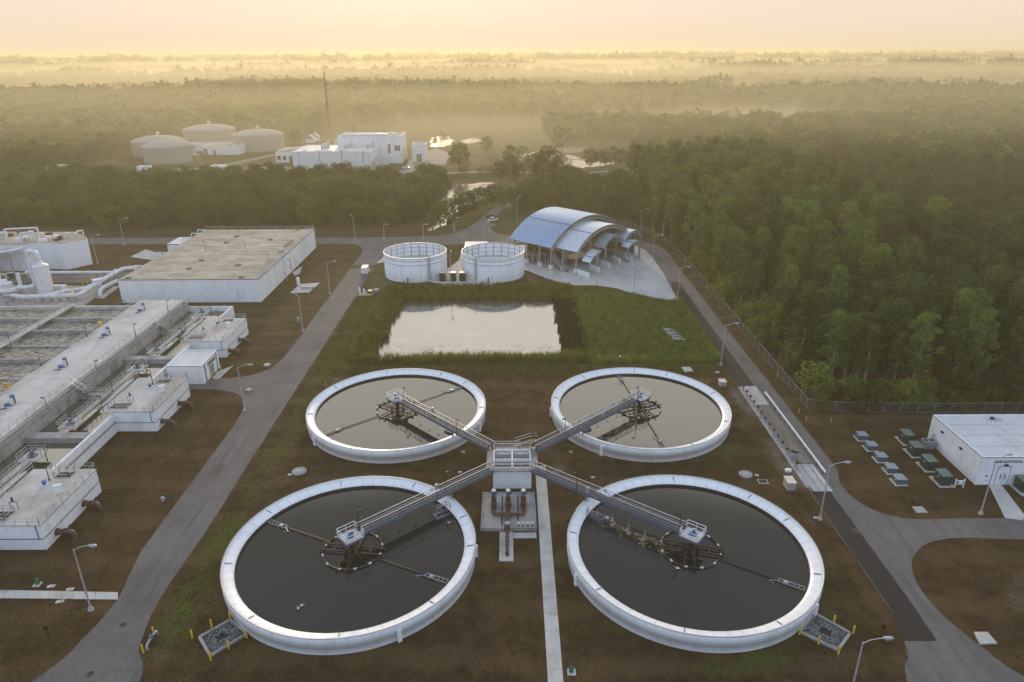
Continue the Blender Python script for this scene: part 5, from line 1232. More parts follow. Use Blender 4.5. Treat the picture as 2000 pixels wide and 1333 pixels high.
x, y = g(1990, 960); t = thing('box_transformer', 'dark green box on a pad cut by the right edge of the photo', 'transformer', (x, y, 0)); m = MB(['green', 'green_top']); m.box(x, x+2.2, y-.6, y+1.4, .1, 1.9); m.mi = 1; m.box(x-.03, x+2.23, y-.63, y+1.43, 1.9, 1.98); m.build('cabinet', t); m = MB('pad'); m.box(x-.4, x+2.6, y-1.3, y+1.7, -.05, .1); m.build('pad', t)
# ------------------------------------------------------------------ street lamps
def lamp_proto(H, arm):
    t = thing('street_lamp', 'x', 'street lamp', group='street lamps along the roads')
    m = MB('pad'); m.cyl(0, 0, -.1, .25, .32, 12); m.build('footing', t)
    m = MB('rail'); m.cbox(0, 0, .25, .34, .34, .25); m.tube([(0, 0, .3), (0, 0, H*.5), (0, 0, H)], [.115, .095, .07], 8); m.build('pole', t)
    m = MB('rail'); m.tube([(0, 0, H-.15), (arm*.35, 0, H+.25), (arm*.75, 0, H+.45), (arm, 0, H+.48)], .045, 6); m.build('arm', t)
    m = MB(['rail', 'lens']); m.tube([(arm-.15, 0, H+.5), (arm+.15, 0, H+.53), (arm+.75, 0, H+.52), (arm+.95, 0, H+.47)], [.07, .15, .17, .06], 8); m.mi = 1; m.cbox(arm+.45, 0, H+.33, .5, .22, .04); m.build('lamp_head', t)
    return t
LP = lamp_proto(9.0, 1.9); used = 0
lamps = [((178, 1192), 0, 'street lamp standing beside the left pavement, nearest lamp on the left'), ((478, 803), 0, 'street lamp beside the middle basin block, arm over the left road'), ((592, 648), 2.6, 'street lamp between the tan roofed building and the left road, below the valve pad'),
         ((644.5, 575), 0, 'street lamp at the left road level with the white trailer'), ((243.5, 479.4), .3, 'street lamp at the bend of the back road, left of the tan roofed building'), ((191, 516), 0, 'street lamp right beside the tall far left building'), ((694, 476), 2, 'street lamp at the junction behind the tan roofed building'),
         ((1274, 516.6), 0, 'street lamp on the far right side of the concrete apron'), ((1164.7, 557.8), 2, 'street lamp at the front edge of the apron, left one'), ((1237.8, 572), 2.5, 'street lamp at the front edge of the apron, right one'), ((1323, 588), 0, 'street lamp at the pointed corner of the concrete apron'),
         ((1408, 713), 0, 'street lamp beside the dark asphalt lane above the weigh lane'), ((1601, 1015), 0, 'street lamp at the lower end of the weigh lane'), ((1915, 1004), .3, 'street lamp in front of the electrical building'),
         ((1009.5, 432), 1, 'street lamp behind the left end of the big arched roof'), ((1250.6, 458), 0, 'street lamp behind the right end of the arched roofs'), ((881, 558), 1.5, 'slim lamp pole standing between the twin tanks')]
for (px, py), rz, lb in lamps:
    x, y = g(px, py); place(LP, used, (x, y, 0), rz, lb); used = 1
x, y = g(1687, 1250, 9.3); place(LP, 1, (x, y, 0), 0, 'street lamp cut by the bottom edge right of the lower right clarifier')
LS = lamp_proto(4.2, .8); used = 0
for (px, py), lb in [((750.6, 466), 'short lamp behind the left twin tank at the back road'), ((827.5, 466), 'short lamp on the back road over the left twin tank'), ((887.5, 452), 'short lamp at the mouth of the lane to the creek'), ((947, 462), 'short lamp on the right side of the lane to the creek'), ((957.5, 468), 'short lamp behind the right twin tank')]:
    x, y = g(px, py); place(LS, used, (x, y, 0), 0, lb, 1.1); used = 1
# ------------------------------------------------------------------ fence
t = thing('chain_link_fence', 'long chain link fence between the right road and the woods', 'fence', (55, 118, 0))
fl = smooth([(30, 272), (42, 268), (50, 258), (54.2, 240)])+[(55.0, 222), (55.2, 170), (55.2, 118.2)]; fr = [(55.2, 118.2), (60, 116.9), (78, 116.2), (118, 116.0)]
def fence_run(pts):
    a = [Vector((*p, 0)) for p in pts]; k = MB('chain'); p_ = MB('galv')
    for u_, v_ in zip(a, a[1:]):
        k.face([u_, v_, v_+Vector((0, 0, 1.9)), u_+Vector((0, 0, 1.9))]); p_.beam(u_+Vector((0, 0, 1.95)), v_+Vector((0, 0, 1.95)), .07, .06); p_.beam(u_+Vector((0, 0, .08)), v_+Vector((0, 0, .08)), .03, .03)
        n = max(1, int((v_-u_).length/3))
        for i in range(n): q = u_.lerp(v_, i/n); p_.beam(q, q+Vector((0, 0, 2.05)), .07, .07)
    k.build('wire_mesh', t); p_.build('post_frame', t)
fence_run(fl); fence_run(fr)
# ------------------------------------------------------------------ trailer, equipment by the left road
x, y = g(712, 539); t = thing('box_trailer', 'small white box trailer parked on the left road', 'trailer', (x, y, 0)); m = MB(['white_metal', 'offwhite', 'dark']); m.box(x-.95, x+.95, y-.2, y+3.3, .55, 2.45); m.mi = 1; m.box(x-.93, x+.93, y-.18, y+3.28, 2.45, 2.5); m.mi = 2; m.box(x-.02, x+.02, y-.215, y-.2, .6, 2.4); m.box(x-.96, x+.96, y-.21, y-.2, .55, .65); m.build('body', t)
for s in (-1, 1): m = MB('rubber'); m.tube([(x+s*.9, y+1.6, .35), (x+s*1.1, y+1.6, .35)], .35, 14); m.build('wheel', t)
m = MB('galv'); m.beam((x, y+3.3, .5), (x, y+4.5, .5), .1, .1); m.build('tow_bar', t)
x, y = g(705, 574); t = thing('pump_set', 'small rusty brown pump set with two white cylinders on a pad by the left road', 'pump set', (x, y, 0)); m = MB('brown_pipe'); m.box(x+1.8, x+3.2, y-.6, y+.9, .3, .9); m.bendpipe([(x+1.9, y, .9), (x+1.9, y, 1.4), (x+3.3, y+.4, 1.4), (x+3.3, y+.4, .4)], .14, 8, .3); m.build('pump_body', t)
for q in (-.3, .9): m = MB('white_metal'); m.cyl(x+q, y, 0, 1.6-q*.3, .28, 12); m.cyl(x+q, y, 1.6-q*.3, 1.75-q*.3, .28, 12, .1); m.build('cylinder', t)
x, y = g(735, 572); m = MB(['conc', 'pad']); m.cbox(x, y, 0, 1.3, 1.0, .9); m.mi = 1; m.cbox(x, y, .9, 1.5, 1.2, .1); tag(m.build('utility_box'), 'pale topped utility box above the left corner of the pond', 'utility box')
x, y = g(583, 630); t = thing('pressure_tank', 'small grey upright pressure tank beside the lamp below the valve pad', 'tank', (x, y, 0)); m = MB('galv'); m.cyl(x, y, 0, 1.2, .35, 10); m.cyl(x, y, 1.2, 1.5, .3, 10, .1); m.build('shell', t)
# outfall frames in the marsh
of = thing('outfall_slab', 'x', 'outfall', group='concrete outfall slabs in the marsh corner'); m = MB('conc'); m.box(-1.6, .2, -.5, .5, -.2, .12); m.box(-1.6, -1.4, -.5, .5, .12, .5); m.tube([(.2, 0, 0), (1.4, 0, -.2)], .25, 8); m.build('slab', of)
for i, (px, py) in enumerate([(1308, 645), (1314, 651), (1320, 657), (1326, 663)]):
    x, y = g(px, py); place(of, i > 0, (x, y, .1), -.15, ['farthest', 'second farthest', 'second nearest', 'nearest'][i]+' of four grey outfall slabs at the right end of the reed marsh')
for px, py, lb in ((828, 709, 'small white survey ball on a stake at the front of the pond'), (1211, 704, 'small white survey ball on a stake behind the upper right clarifier')):
    x, y = g(px, py); t = thing('pond_marker', lb, 'marker', (x, y, 0)); m = MB('white_metal'); m.lathe(x, y, [(.01, .75), (.16, .8), (.22, .95), (.16, 1.1), (.01, 1.15)], 10); m.build('ball', t); m = MB('galv'); m.beam((x, y, 0), (x, y, .8), .05, .05); m.build('stake', t)
for px, py, lb in ((97, 1252, 'dark bronze sign post in the lower left lawn'), (1720, 1250, 'dark round sign post right of the lower right drain pit'), (1777, 1003, 'thin bare sign post in the lawn by the perimeter road')):
    x, y = g(px, py); t = thing('sign_post', lb, 'sign post', (x, y, 0)); m = MB('dark'); m.beam((x, y, 0), (x, y, 2.1), .06, .06); m.build('post', t); m = MB('dark'); m.cbox(x, y, 1.6, .5, .04, .55); m.build('sign_plate', t)
# birds
def bird(px, py, rz, lb, z=1.44):
    x, y = g(px, py, z); t = thing('gull', lb, 'bird', (x, y, z)); t.rotation_euler = (0, 0, rz); t.scale = (.6, .6, .6)
    m = MB('white_metal'); m.tube([(-.32, 0, .1), (-.2, 0, .13), (0, 0, .14), (.15, 0, .18), (.22, 0, .28), (.28, 0, .32), (.34, 0, .3)], [.02, .07, .11, .09, .055, .06, .015], 8); o = m.build('body'); o.parent = t
    m = MB('galv'); m.add([(-.15, .08, .2), (.1, .08, .2), (.0, .5, .42), (-.2, .48, .4)], [(0, 1, 2, 3)]); m.add([(-.15, -.08, .2), (.1, -.08, .2), (.0, -.5, .42), (-.2, -.48, .4)], [(3, 2, 1, 0)]); o = m.build('wing'); o.parent = t
bird(583, 1190, .6, 'white gull on the water of the lower left clarifier, left one of two'); bird(590, 1184, 2, 'white gull on the water of the lower left clarifier, right one of two')
bird(1322, 1111, 1, 'white gull on the water below the ring of the lower right clarifier'); bird(877, 1022, 1.3, 'white gull beside the walkway end in the lower left clarifier')
# ================================================================== FAR PLANT
def far_block(x0p, x1p, yb, yt, depth, name='plant_building', lab='', wall='white_conc', roof='roof_white', par=.5, extra=None):
    a, b = g(x0p, yb), g(x1p, yb); h = tall((x0p+x1p)/2, yb, yt); X0, X1, Y0 = a[0], b[0], (a[1]+b[1])/2
    t = thing(name, lab, 'building', ((X0+X1)/2, Y0+depth/2, 0))
    m = MB(wall); m.box(X0, X1, Y0, Y0+depth, -.2, h); m.build('wall', t)
    m = MB([roof, wall]); m.box(X0+.3, X1-.3, Y0+.3, Y0+depth-.3, h, h+.06); m.mi = 1
    for q in ((X0-.1, X0+.3, Y0-.1, Y0+depth+.1), (X1-.3, X1+.1, Y0-.1, Y0+depth+.1), (X0+.3, X1-.3, Y0-.1, Y0+.3), (X0+.3, X1-.3, Y0+depth-.3, Y0+depth+.1)): m.box(*q, h, h+par)
    m.build('roof', t)
    return t, X0, X1, Y0, h
def openings(t, lst):
    for kind, x0, x1, y, z0, z1 in lst:
        m = MB(['glass' if kind == 'window' else 'interior', 'galv']); m.box(x0, x1, y-.08, y+.02, z0, z1); m.mi = 1; m.box((x0+x1)/2-.05, (x0+x1)/2+.05, y-.12, y-.08, z0, z1); m.build(kind, t)
t, X0, X1, Y0, h = far_block(575, 725.5, 333, 297, 32, lab='wide pale blue grey warehouse with white roof beyond the left woods', par=.25)
m = MB('dark')
for f in (.08, .345, .63, .9): m.box(X0+(X1-X0)*f-.1, X0+(X1-X0)*f+.1, Y0-.05, Y0-.001, 0, h)
m.build('wall_seam', t)
m = MB(['offwhite', 'galv'])
for f in (.33, .64, .93):
    x = X0+(X1-X0)*f; m.mi = 0; m.cbox(x, Y0+18, h, 2.2, 2.2, 2.6); m.cyl(x+1.4, Y0+20, h, h+4.2, .7, 10); m.mi = 1; m.cyl(x-1, Y0+14, h, h+2, .5, 8)
for f in (.14, .3, .46, .62): m.cbox(X0+(X1-X0)*f, Y0+4, h, 2, 3, .4)
m.build('roof_vent', t)
m = MB('apron'); m.add([(X1, Y0+2, 0), (X1+9, Y0+4, 0), (X1+9, Y0+22, 0), (X1, Y0+30, 0), (X1, Y0+2, 4.5), (X1+8, Y0+5, .3), (X1+8, Y0+22, .3), (X1, Y0+30, 5.5)], [(4, 5, 6, 7), (0, 1, 5, 4), (1, 2, 6, 5), (2, 3, 7, 6)]); m.build('lean_to', t)
t, X0, X1, Y0, h = far_block(540, 578, 318, 299, 26, lab='low annexe with cluttered roof left of the wide warehouse', roof='roof_tan', par=.3)
openings(t, [('window', X0+1, X0+3, Y0, 1.5, 4.0), ('window', X0+4.4, X0+6.4, Y0, 1.5, 4.0), ('door', X1-4, X1-.5, Y0, 0, 4)])
m = MB('offwhite')
for k in range(7): m.cbox(X0+2+k*1.6, Y0+4+k*3, h, 2, 2, 1.3)
m.build('roof_unit', t)
t, X0, X1, Y0, h = far_block(664, 785, 320, 270, 24, lab='tall white process building with three pale domes behind the wide warehouse', roof='roof_tan', par=1.0)
openings(t, [('door', X0+(X1-X0)*.79, X0+(X1-X0)*.83, Y0, h*.4, h*.75), ('window', X0+(X1-X0)*.9, X0+(X1-X0)*.935, Y0, h*.5, h*.7), ('window', X0+(X1-X0)*.945, X0+(X1-X0)*.98, Y0, h*.5, h*.7)])
for f in (.3, .56, .82): m = MB('lens'); x = X0+(X1-X0)*f; m.lathe(x, Y0+17, [(1.6, h), (1.5, h+.8), (.9, h+1.5), (.01, h+1.8)], 14); m.build('dome', t)
m = MB('white_pipe'); m.tube([(X0+2, Y0+5, h+1.2), (X1-8, Y0+5, h+1.2)], .9, 10); m.tube([(X0+4, Y0+9, h+1.2), (X1-12, Y0+9, h+1.2)], .8, 10); m.build('roof_duct', t)
t, X0, X1, Y0, h = far_block(806, 832, 316, 285, 13, lab='small white tower block with brown door at the end of the far plant', par=.8, roof='roof_tan')
openings(t, [('door', X0+(X1-X0)*.32, X0+(X1-X0)*.7, Y0, 0, 4.5)])
t, X0, X1, Y0, h = far_block(398, 467, 303, 287, 20, lab='low white pump house with roof units between the domed tanks', par=.3, roof='roof_tan')
openings(t, [('door', X0+.5, X0+3, Y0, 0, 4), ('door', X0+(X1-X0)*.28, X0+(X1-X0)*.36, Y0, 0, 3)])
m = MB('offwhite')
for k in range(6): m.cbox(X0+5+k*3.6, Y0+6+(k % 2)*5, h, 2, 1.6, 1.0)
m.build('roof_unit', t)
t, X0, X1, Y0, h = far_block(360, 440, 296, 283, 14, lab='second stepped white pump house directly behind the low one', par=.3, roof='roof_tan')
t, X0, X1, Y0, h = far_block(352, 383, 316, 305, 9, lab='dark open carport beside the nearest domed tank', wall='interior', par=.15)
t, X0, X1, Y0, h = far_block(655, 672, 300, 276, 10, lab='small open frame tower behind the roof of the wide warehouse', wall='offwhite', roof='roof_tan', par=.3)
for px, py, r, hh, lb in ((313, 322, 15.2, 9.6, 'tan domed storage tank, nearest of the four beyond the left woods'), (291, 309, 16.5, 9.2, 'tan domed storage tank, leftmost of the four, partly behind the nearest one'), (393, 286, 18.5, 10.5, 'tan domed storage tank behind the pump houses, farthest of the four'), (491, 298, 17.2, 10.3, 'tan domed storage tank, rightmost of the four')):
    x, y = g(px, py); y += r; t = thing('domed_tank', lb, 'tank', (x, y, 0), 'tan domed tanks of the far plant')
    m = MB('tank_tan'); m.cyl(x, y, -.2, hh, r, 56, cap=False); m.build('shell', t)
    m = MB('tank_tan'); m.lathe(x, y, [(r+.3, hh-.3), (r+.3, hh+.2), (r*.8, hh+1.6), (r*.5, hh+2.7), (r*.2, hh+3.3), (.01, hh+3.4)], 56); m.build('dome_roof', t)
    m = MB('white_pipe'); m.bendpipe([(x, y, hh+3.2), (x, y, hh+5.4), (x+1.4, y, hh+5.4), (x+1.4, y, hh+4.2)], .45, 8, .7); m.build('vent', t)
x, y = g(645, 268); t = thing('lattice_mast', 'very tall thin grey lattice radio mast behind the wide warehouse', 'mast', (x, y, 0)); m = MB('dark'); H_ = 49.5
for k in range(3):
    a = k*2*pi/3; b = a+2*pi/3
    for i in range(20):
        z0, z1 = i*H_/20, (i+1)*H_/20; r0, r1 = 1.0-z0/H_*.8, 1.0-z1/H_*.8
        m.beam((x+r0*cos(a), y+r0*sin(a), z0), (x+r1*cos(a), y+r1*sin(a), z1), .22, .22); m.beam((x+r0*cos(a), y+r0*sin(a), z0), (x+r1*cos(b), y+r1*sin(b), z1), .12, .12)
m.build('lattice', t); m = MB('dark'); m.beam((x, y, H_), (x, y, H_+2), .12, .12); m.build('antenna', t)
for px, py, lb in ((605, 275, 'left of two small pale gabled huts beyond the warehouse'), (614, 271, 'right of two small pale gabled huts beyond the warehouse')):
    x, y = g(px, py+5); t = thing('gabled_hut', lb, 'hut', (x, y, 0)); m = MB('white_conc'); m.box(x-3, x+3, y, y+6, 0, 3); m.build('wall', t)
    m = MB('greyblue_top'); m.add([(x-3.4, y-.3, 3), (x+3.4, y-.3, 3), (x+3.4, y+6.3, 3), (x-3.4, y+6.3, 3), (x, y-.3, 6), (x, y+6.3, 6)], [(0, 1, 4), (1, 2, 5, 4), (2, 3, 5), (3, 0, 4, 5), (0, 3, 2, 1)]); m.build('roof', t)
def far_car(px, py, mat, lb, rz=0, truck=False):
    x, y = g(px, py); t = thing('parked_car', lb, 'car', (x, y, 0)); 
    bd = MB(mat); pr_ = [(-2.2, .35), (2.2, .35), (2.25, .8), (1.3, .95), (-2.2, 1.0)]; n = len(pr_)
    bd.add([(a, s*.88, z) for s in (-1, 1) for a, z in pr_], [tuple(range(n)), tuple(range(2*n-1, n-1, -1))]+[(i, n+i, n+(i+1) % n, (i+1) % n) for i in range(n)]); o = bd.build('body'); o.parent = t
    cb_ = MB(['glass', mat]); cb_.add([(-1.7, -.8, .98), (1.2, -.8, .95), (1.2, .8, .95), (-1.7, .8, .98), (-1.3, -.68, 1.45), (.5, -.68, 1.45), (.5, .68, 1.45), (-1.3, .68, 1.45)], [(0, 1, 5, 4), (1, 2, 6, 5), (2, 3, 7, 6), (3, 0, 4, 7)]); cb_.mi = 1; cb_.box(-1.3, .5, -.68, .68, 1.45, 1.5); o = cb_.build('cabin'); o.parent = t
    for a in (-1.4, 1.4):
        for s in (-.86, .86): w_ = MB('rubber'); w_.tube([(a, s-.1, .33), (a, s+.1, .33)], .33, 12); o = w_.build('wheel'); o.parent = t
    t.rotation_euler = (0, 0, rz)
far_car(963, 432, 'white_metal', 'white car parked under the trees beside the lane to the creek', .8)
far_car(959, 426, 'green', 'dark car behind the white one under the trees at the creek lane', .8)
far_car(64, 331, 'white_metal', 'white car at the far left parking, left of two'); far_car(75, 331, 'white_metal', 'white car at the far left parking, right of two')
far_car(562, 332, 'white_metal', 'silver white car at the left corner of the wide warehouse', .5); far_car(793, 330, 'white_metal', 'white car in the yard right of the wide warehouse', .2)
for px, py, lb in ((497, 325, 'left of two small dark bins in the far plant lawn'), (505, 325, 'right of two small dark bins in the far plant lawn')):
    x, y = g(px, py); m = MB('dark'); m.cbox(x, y, 0, 2, 1.5, 1.4); m.cbox(x, y, 1.4, 2.1, 1.6, .12); tag(m.build('waste_bin'), lb, 'bin')
t, X0, X1, Y0, h = far_block(75, 118, 341, 328, 12, lab='low pale shed at the left photo edge beyond the left woods', par=.1)
t, X0, X1, Y0, h = far_block(412, 436, 333, 325, 6, lab='small white roofed shelter just above the tree tops of the left woods', par=.1)
t, X0, X1, Y0, h = far_block(268, 290, 334, 326, 5, lab='small white roofed shelter below the nearest domed tank', par=.1)
# wooden utility poles at the edge of the left woods
up = thing('utility_pole', 'x', 'utility pole', group='utility poles along the back road')
m = MB('wood'); m.tube([(0, 0, 0), (0, 0, 11)], [.17, .11], 8); m.build('pole', up); m = MB('wood'); m.beam((-1.1, 0, 10.2), (1.1, 0, 10.2), .12, .14); m.build('crossarm', up)
ups = []
for i, (px, py) in enumerate([(35, 452), (67, 441), (243, 445), (628, 436), (1008, 398)]):
    x, y = g(px, py); y = max(y, 262); x = (px-1000)/FPX*(y*cos(PITCH)+CH*sin(PITCH)); ups.append((x, y))
    place(up, i > 0, (x, y, 0), 0, ['utility pole at the far left end of the back road', 'second utility pole from the left in front of the woods', 'utility pole in the woods edge behind the back road bend', 'utility pole in front of the woods behind the tan roofed building', 'utility pole in the trees behind the arched roofs'][i])
wr = thing('power_line', 'thin sagging wires strung between the utility poles', 'power line', (0, 262, 0)); 
for dx in (-1, 1):
    m = MB('dark')
    for a, b in zip(ups[1:], ups[2:]):
        m.tube([(a[0]+(b[0]-a[0])*k/8+dx, a[1]+(b[1]-a[1])*k/8, 10.3-1.6*4*(k/8)*(1-k/8)) for k in range(9)], .035, 4, False)
    m.build('wire', wr)
# ================================================================== VEGETATION
random.seed(21)
def leafy(m, c, rad, n, s, flat=1.0, drop=0.0):
    for _ in range(n):
        while True:
            d = Vector((random.uniform(-1, 1), random.uniform(-1, 1), random.uniform(-1, 1)))
            if .02 < d.length < 1: break
        d = d.normalized()*(d.length**.5)
        p = Vector(c)+Vector((d.x*rad, d.y*rad, d.z*rad*flat-drop*random.random()))
        nrm = (d*1.0+Vector((random.uniform(-1, 1), random.uniform(-1, 1), random.uniform(-.6, 1.2)))).normalized()
        a = nrm.orthogonal().normalized(); b = nrm.cross(a); t = random.uniform(0, 6.28)
        e1 = a*cos(t)+b*sin(t); e2 = nrm.cross(e1); q = s*random.uniform(.6, 1.35); w_ = q*random.uniform(.45, .8)
        m.face([p-e1*q*.5-e2*w_*.2, p-e1*q*.1+e2*w_*.5, p+e1*q*.5+e2*w_*.15, p+e1*q*.12-e2*w_*.5])

def crown_clumps(H, base, W, k, kind):
    out = []
    for i in range(k):
        t = (i+random.random())/k; z = base+(H-base)*t
        if kind == 'cone': r = W*.5*(1-t)**.62*(.75+.25*min(1, t*5))
        elif kind == 'col': r = W*.5*(sin(pi*min(1, .12+.88*t))**.6)
        else: r = W*.5*sqrt(max(0, 1-((t-.38)/.64)**2))
        a = i*2.4+random.uniform(-.5, .5); rr = r*(random.uniform(.55, 1.0) if kind == 'round' else random.uniform(.35, 1.0))
        out.append((rr*cos(a), rr*sin(a), z, r))
    return out

def make_tree(spec, seed, parts=True):
    random.seed(seed); H, base, W, k, nl, s, cr, kind, leaf, bark, flat = spec
    if kind == 'col' and random.random() < .5: kind = 'cone'; W *= .9; cr *= .85
    H *= random.uniform(.92, 1.08); W *= random.uniform(.9, 1.1)
    lean = Vector((random.uniform(-.03, .03)*H, random.uniform(-.03, .03)*H, 0))
    cl = crown_clumps(H*.96, base*H, W, k, kind)
    tr = MB(bark); r0 = H*.014+.04
    pts = [Vector((0, 0, -.2)), Vector((0, 0, H*.3))+lean*.3, Vector((0, 0, H*.65))+lean*.7, Vector((0, 0, H*.93))+lean]
    tr.tube(pts, [r0*1.5, r0, r0*.65, r0*.2], 7)
    cm = MB(leaf)
    for x, y, z, r in cl:
        f = z/H; c = Vector((x, y, z))+lean*f
        cc = cr*random.uniform(.7, 1.25)
        leafy(cm, c, cc, int(nl/k*random.uniform(.6, 1.4)), s, flat, 0)
        if random.random() < .6:
            z0 = max(H*base*.7, z-abs(r)*.7-1.0); st = Vector((0, 0, z0))+lean*(z0/H)
            tr.tube([st, st.lerp(c, .55)+Vector((0, 0, .3)), c], [r0*.45, r0*.28, r0*.1], 5, False)
    return tr, cm
#        H  base  W   k   leaves size clumpR kind leaf bark flat
SPEC = {'pine': (18, .3, 6.4, 24, 2700, .48, 1.4, 'col', 'leaf_pine', 'bark_pale', .75),
        'broad': (14, .2, 9.0, 20, 2900, .55, 2.0, 'round', 'leaf_broad', 'bark', .75),
        'oak': (9.5, .22, 9.0, 18, 2500, .5, 1.85, 'round', 'leaf_oak', 'bark', .7),
        'bush': (4.5, .05, 5.5, 14, 900, .45, 1.3, 'round', 'leaf_bush', 'bark', .8)}
LABEL = {'pine': ('tall_pine', 'tall slender pale trunked tree in the right hand woods behind the chain link fence', 'slender trees of the right woods'),
         'broad': ('broadleaf_tree', 'dense dark rounded tree deep in the right hand woods', 'dark rounded trees of the right woods'),
         'oak': ('oak_tree', 'olive green bushy tree of the woods beyond the back road on the left', 'bushy trees of the left woods'),
         'bush': ('scrub_bush', 'low yellow green scrub bush at the edge of the right woods', 'scrub at the woods edge')}
protos = {}
for kd in SPEC:
    protos[kd] = []
    for v in range(6 if kd in ('pine', 'broad') else 5):
        tr, cm = make_tree(SPEC[kd], 100+v*7+len(kd))
        nm, lb, gp = LABEL[kd]
        root = thing(nm, lb, 'tree' if kd != 'bush' else 'bush', (0, 0, 0), gp)
        tr.build('trunk', root); cm.build('crown', root); protos[kd].append([root, 0])
def put_tree(kd, x, y, s, label=None, group=None, sz=None):
    pr_ = random.choice(protos[kd]); o = pr_[0] if pr_[1] == 0 else copy_tree(pr_[0]); pr_[1] += 1
    o.location = (x, y, 0); o.rotation_euler = (0, 0, random.uniform(0, 6.28)); o.scale = (s, s, s*(sz or random.uniform(.9, 1.12)))
    o['label'] = label or LABEL[kd][1]
    o['group'] = group or LABEL[kd][2]
    return o
def inside(x, y, P):
    c = False; j = len(P)-1
    for i in range(len(P)):
        if (P[i][1] > y) != (P[j][1] > y) and x < (P[j][0]-P[i][0])*(y-P[i][1])/(P[j][1]-P[i][1])+P[i][0]: c = not c
        j = i
    return c
RIGHT = [(58.5, 120.5), (58.8, 220), (57, 242), (52, 262), (44, 275), (14, 279), (3, 285), (4, 305), (16, 340), (42, 368), (75, 385), (110, 420), (900, 420), (900, 120.5)]
LEFT = [(-420, 268), (-46, 268), (-38, 276), (-37, 300), (-40, 322), (-52, 350), (-62, 372), (-90, 380), (-140, 378), (-185, 372), (-250, 385), (-330, 372), (-420, 420)]
FARLEFT = [(-262, 420), (-258, 470), (-272, 520), (-235, 575), (-160, 610), (-165, 700), (-1200, 700), (-1200, 400)]
def visible(x, y, mg=14):
    if y < 30: return False
    d = y*cos(PITCH)+CH*sin(PITCH); return abs(x) < d*1000/FPX+mg
def fbm(x, y, s, z=0): return mnoise.noise(Vector((x/s, y/s, z)))+.5*mnoise.noise(Vector((x/s*2.1, y/s*2.1, z+7)))
spots = []   # kind, x, y, scale
def scatter(x0, x1, y0, y1, sp, fn):
    y = y0
    while y < y1:
        x = x0+random.random()*sp
        while x < x1:
            px, py = x+random.uniform(-.42, .42)*sp, y+random.uniform(-.42, .42)*sp
            if visible(px, py):
                r = fn(px, py)
                if r: spots.append((r[0], px, py, r[1]))
            x += sp
        y += sp*.9
def right_fn(x, y):
    if not inside(x, y, RIGHT): return None
    edge_ = x-58-max(0, (y-240)*-.6 if y > 240 else 0)
    n = fbm(x, y, 30)
    if y > 262 and x < 62: return ('broad' if n > -.1 else 'oak', random.uniform(.62, .8)*(.95 if y < 300 else .8))
    pineband = x < 74+(y-120)*.42+n*16
    if y < 150 and x > 72: pineband = x < 82 and n > .0
    if x > 140 and y > 230: return ('broad' if n > -.5 else 'oak', random.uniform(.5, .8)*(1 if y < 300 else .85))
    if pineband: return ('pine', random.choice((random.uniform(.6, .85), random.uniform(.85, 1.12)))*(.94 if y < 200 else 1.0))
    return ('broad' if random.random() < .85 else 'pine', random.uniform(.6, 1.12))
scatter(0, 420, 121, 420, 5.5, lambda x, y: (lambda r: r if r and r[0] == 'pine' else None)(right_fn(x, y)))
scatter(0, 420, 121, 420, 7.4, lambda x, y: (lambda r: r if r and r[0] != 'pine' else None)(right_fn(x, y)))
def bush_fn(x, y):
    if 57.2 < x < 63.5 and y < 245: return ('bush', random.uniform(.5, 1.25)) if random.random() < .85 else None
    if y < 123 and 57 < x < 130: return ('bush', random.uniform(.5, 1.1))
    return None
scatter(56.8, 130, 118.8, 245, 3.2, bush_fn)
def left_fn(x, y):
    if not inside(x, y, LEFT): return None
    back = min(1, max(0, (372-y)/30))
    return ('oak', random.uniform(.8, 1.15)*(1.0 if y < 330 else .85))
scatter(-330, -36, 268, 392, 7.0, left_fn)
def creek_fn(x, y):      # scattered trees round the creek
    if 274 < y < 392 and -52 < x < -34.5-max(0, 300-y)*.02 and not inside(x, y, LEFT) and random.random() < .75: return ('oak', random.uniform(.5, .85))
    if 300 < y < 384 and -4 < x < 40 and x > -6+(y-300)*.3 and not inside(x, y, RIGHT) and random.random() < .55: return ('oak', random.uniform(.5, .8))
    return None
scatter(-55, 40, 262, 392, 5.0, creek_fn)
near = sorted([s for s in spots if s[0] != 'bush'], key=lambda s: s[1]**2+s[2]**2)
# keep a share of the 300 for the front of the left woods, the rest for the nearest trees on the right
R_ = [s for s in near if s[1] > 0]; L_s = [s for s in near if s[1] <= 0]
indiv = R_[:175]+L_s[:88]
ids = set(id(s) for s in indiv)
rest = [s for s in spots if id(s) not in ids and s[0] != 'bush']
for kd, x, y, s in indiv: put_tree(kd, x, y, s)
bsh = sorted([s for s in spots if s[0] == 'bush'], key=lambda s: s[1]**2+s[2]**2)
for kd, x, y, s in bsh[:120]: put_tree(kd, x, y, s)
rest += bsh[120:]
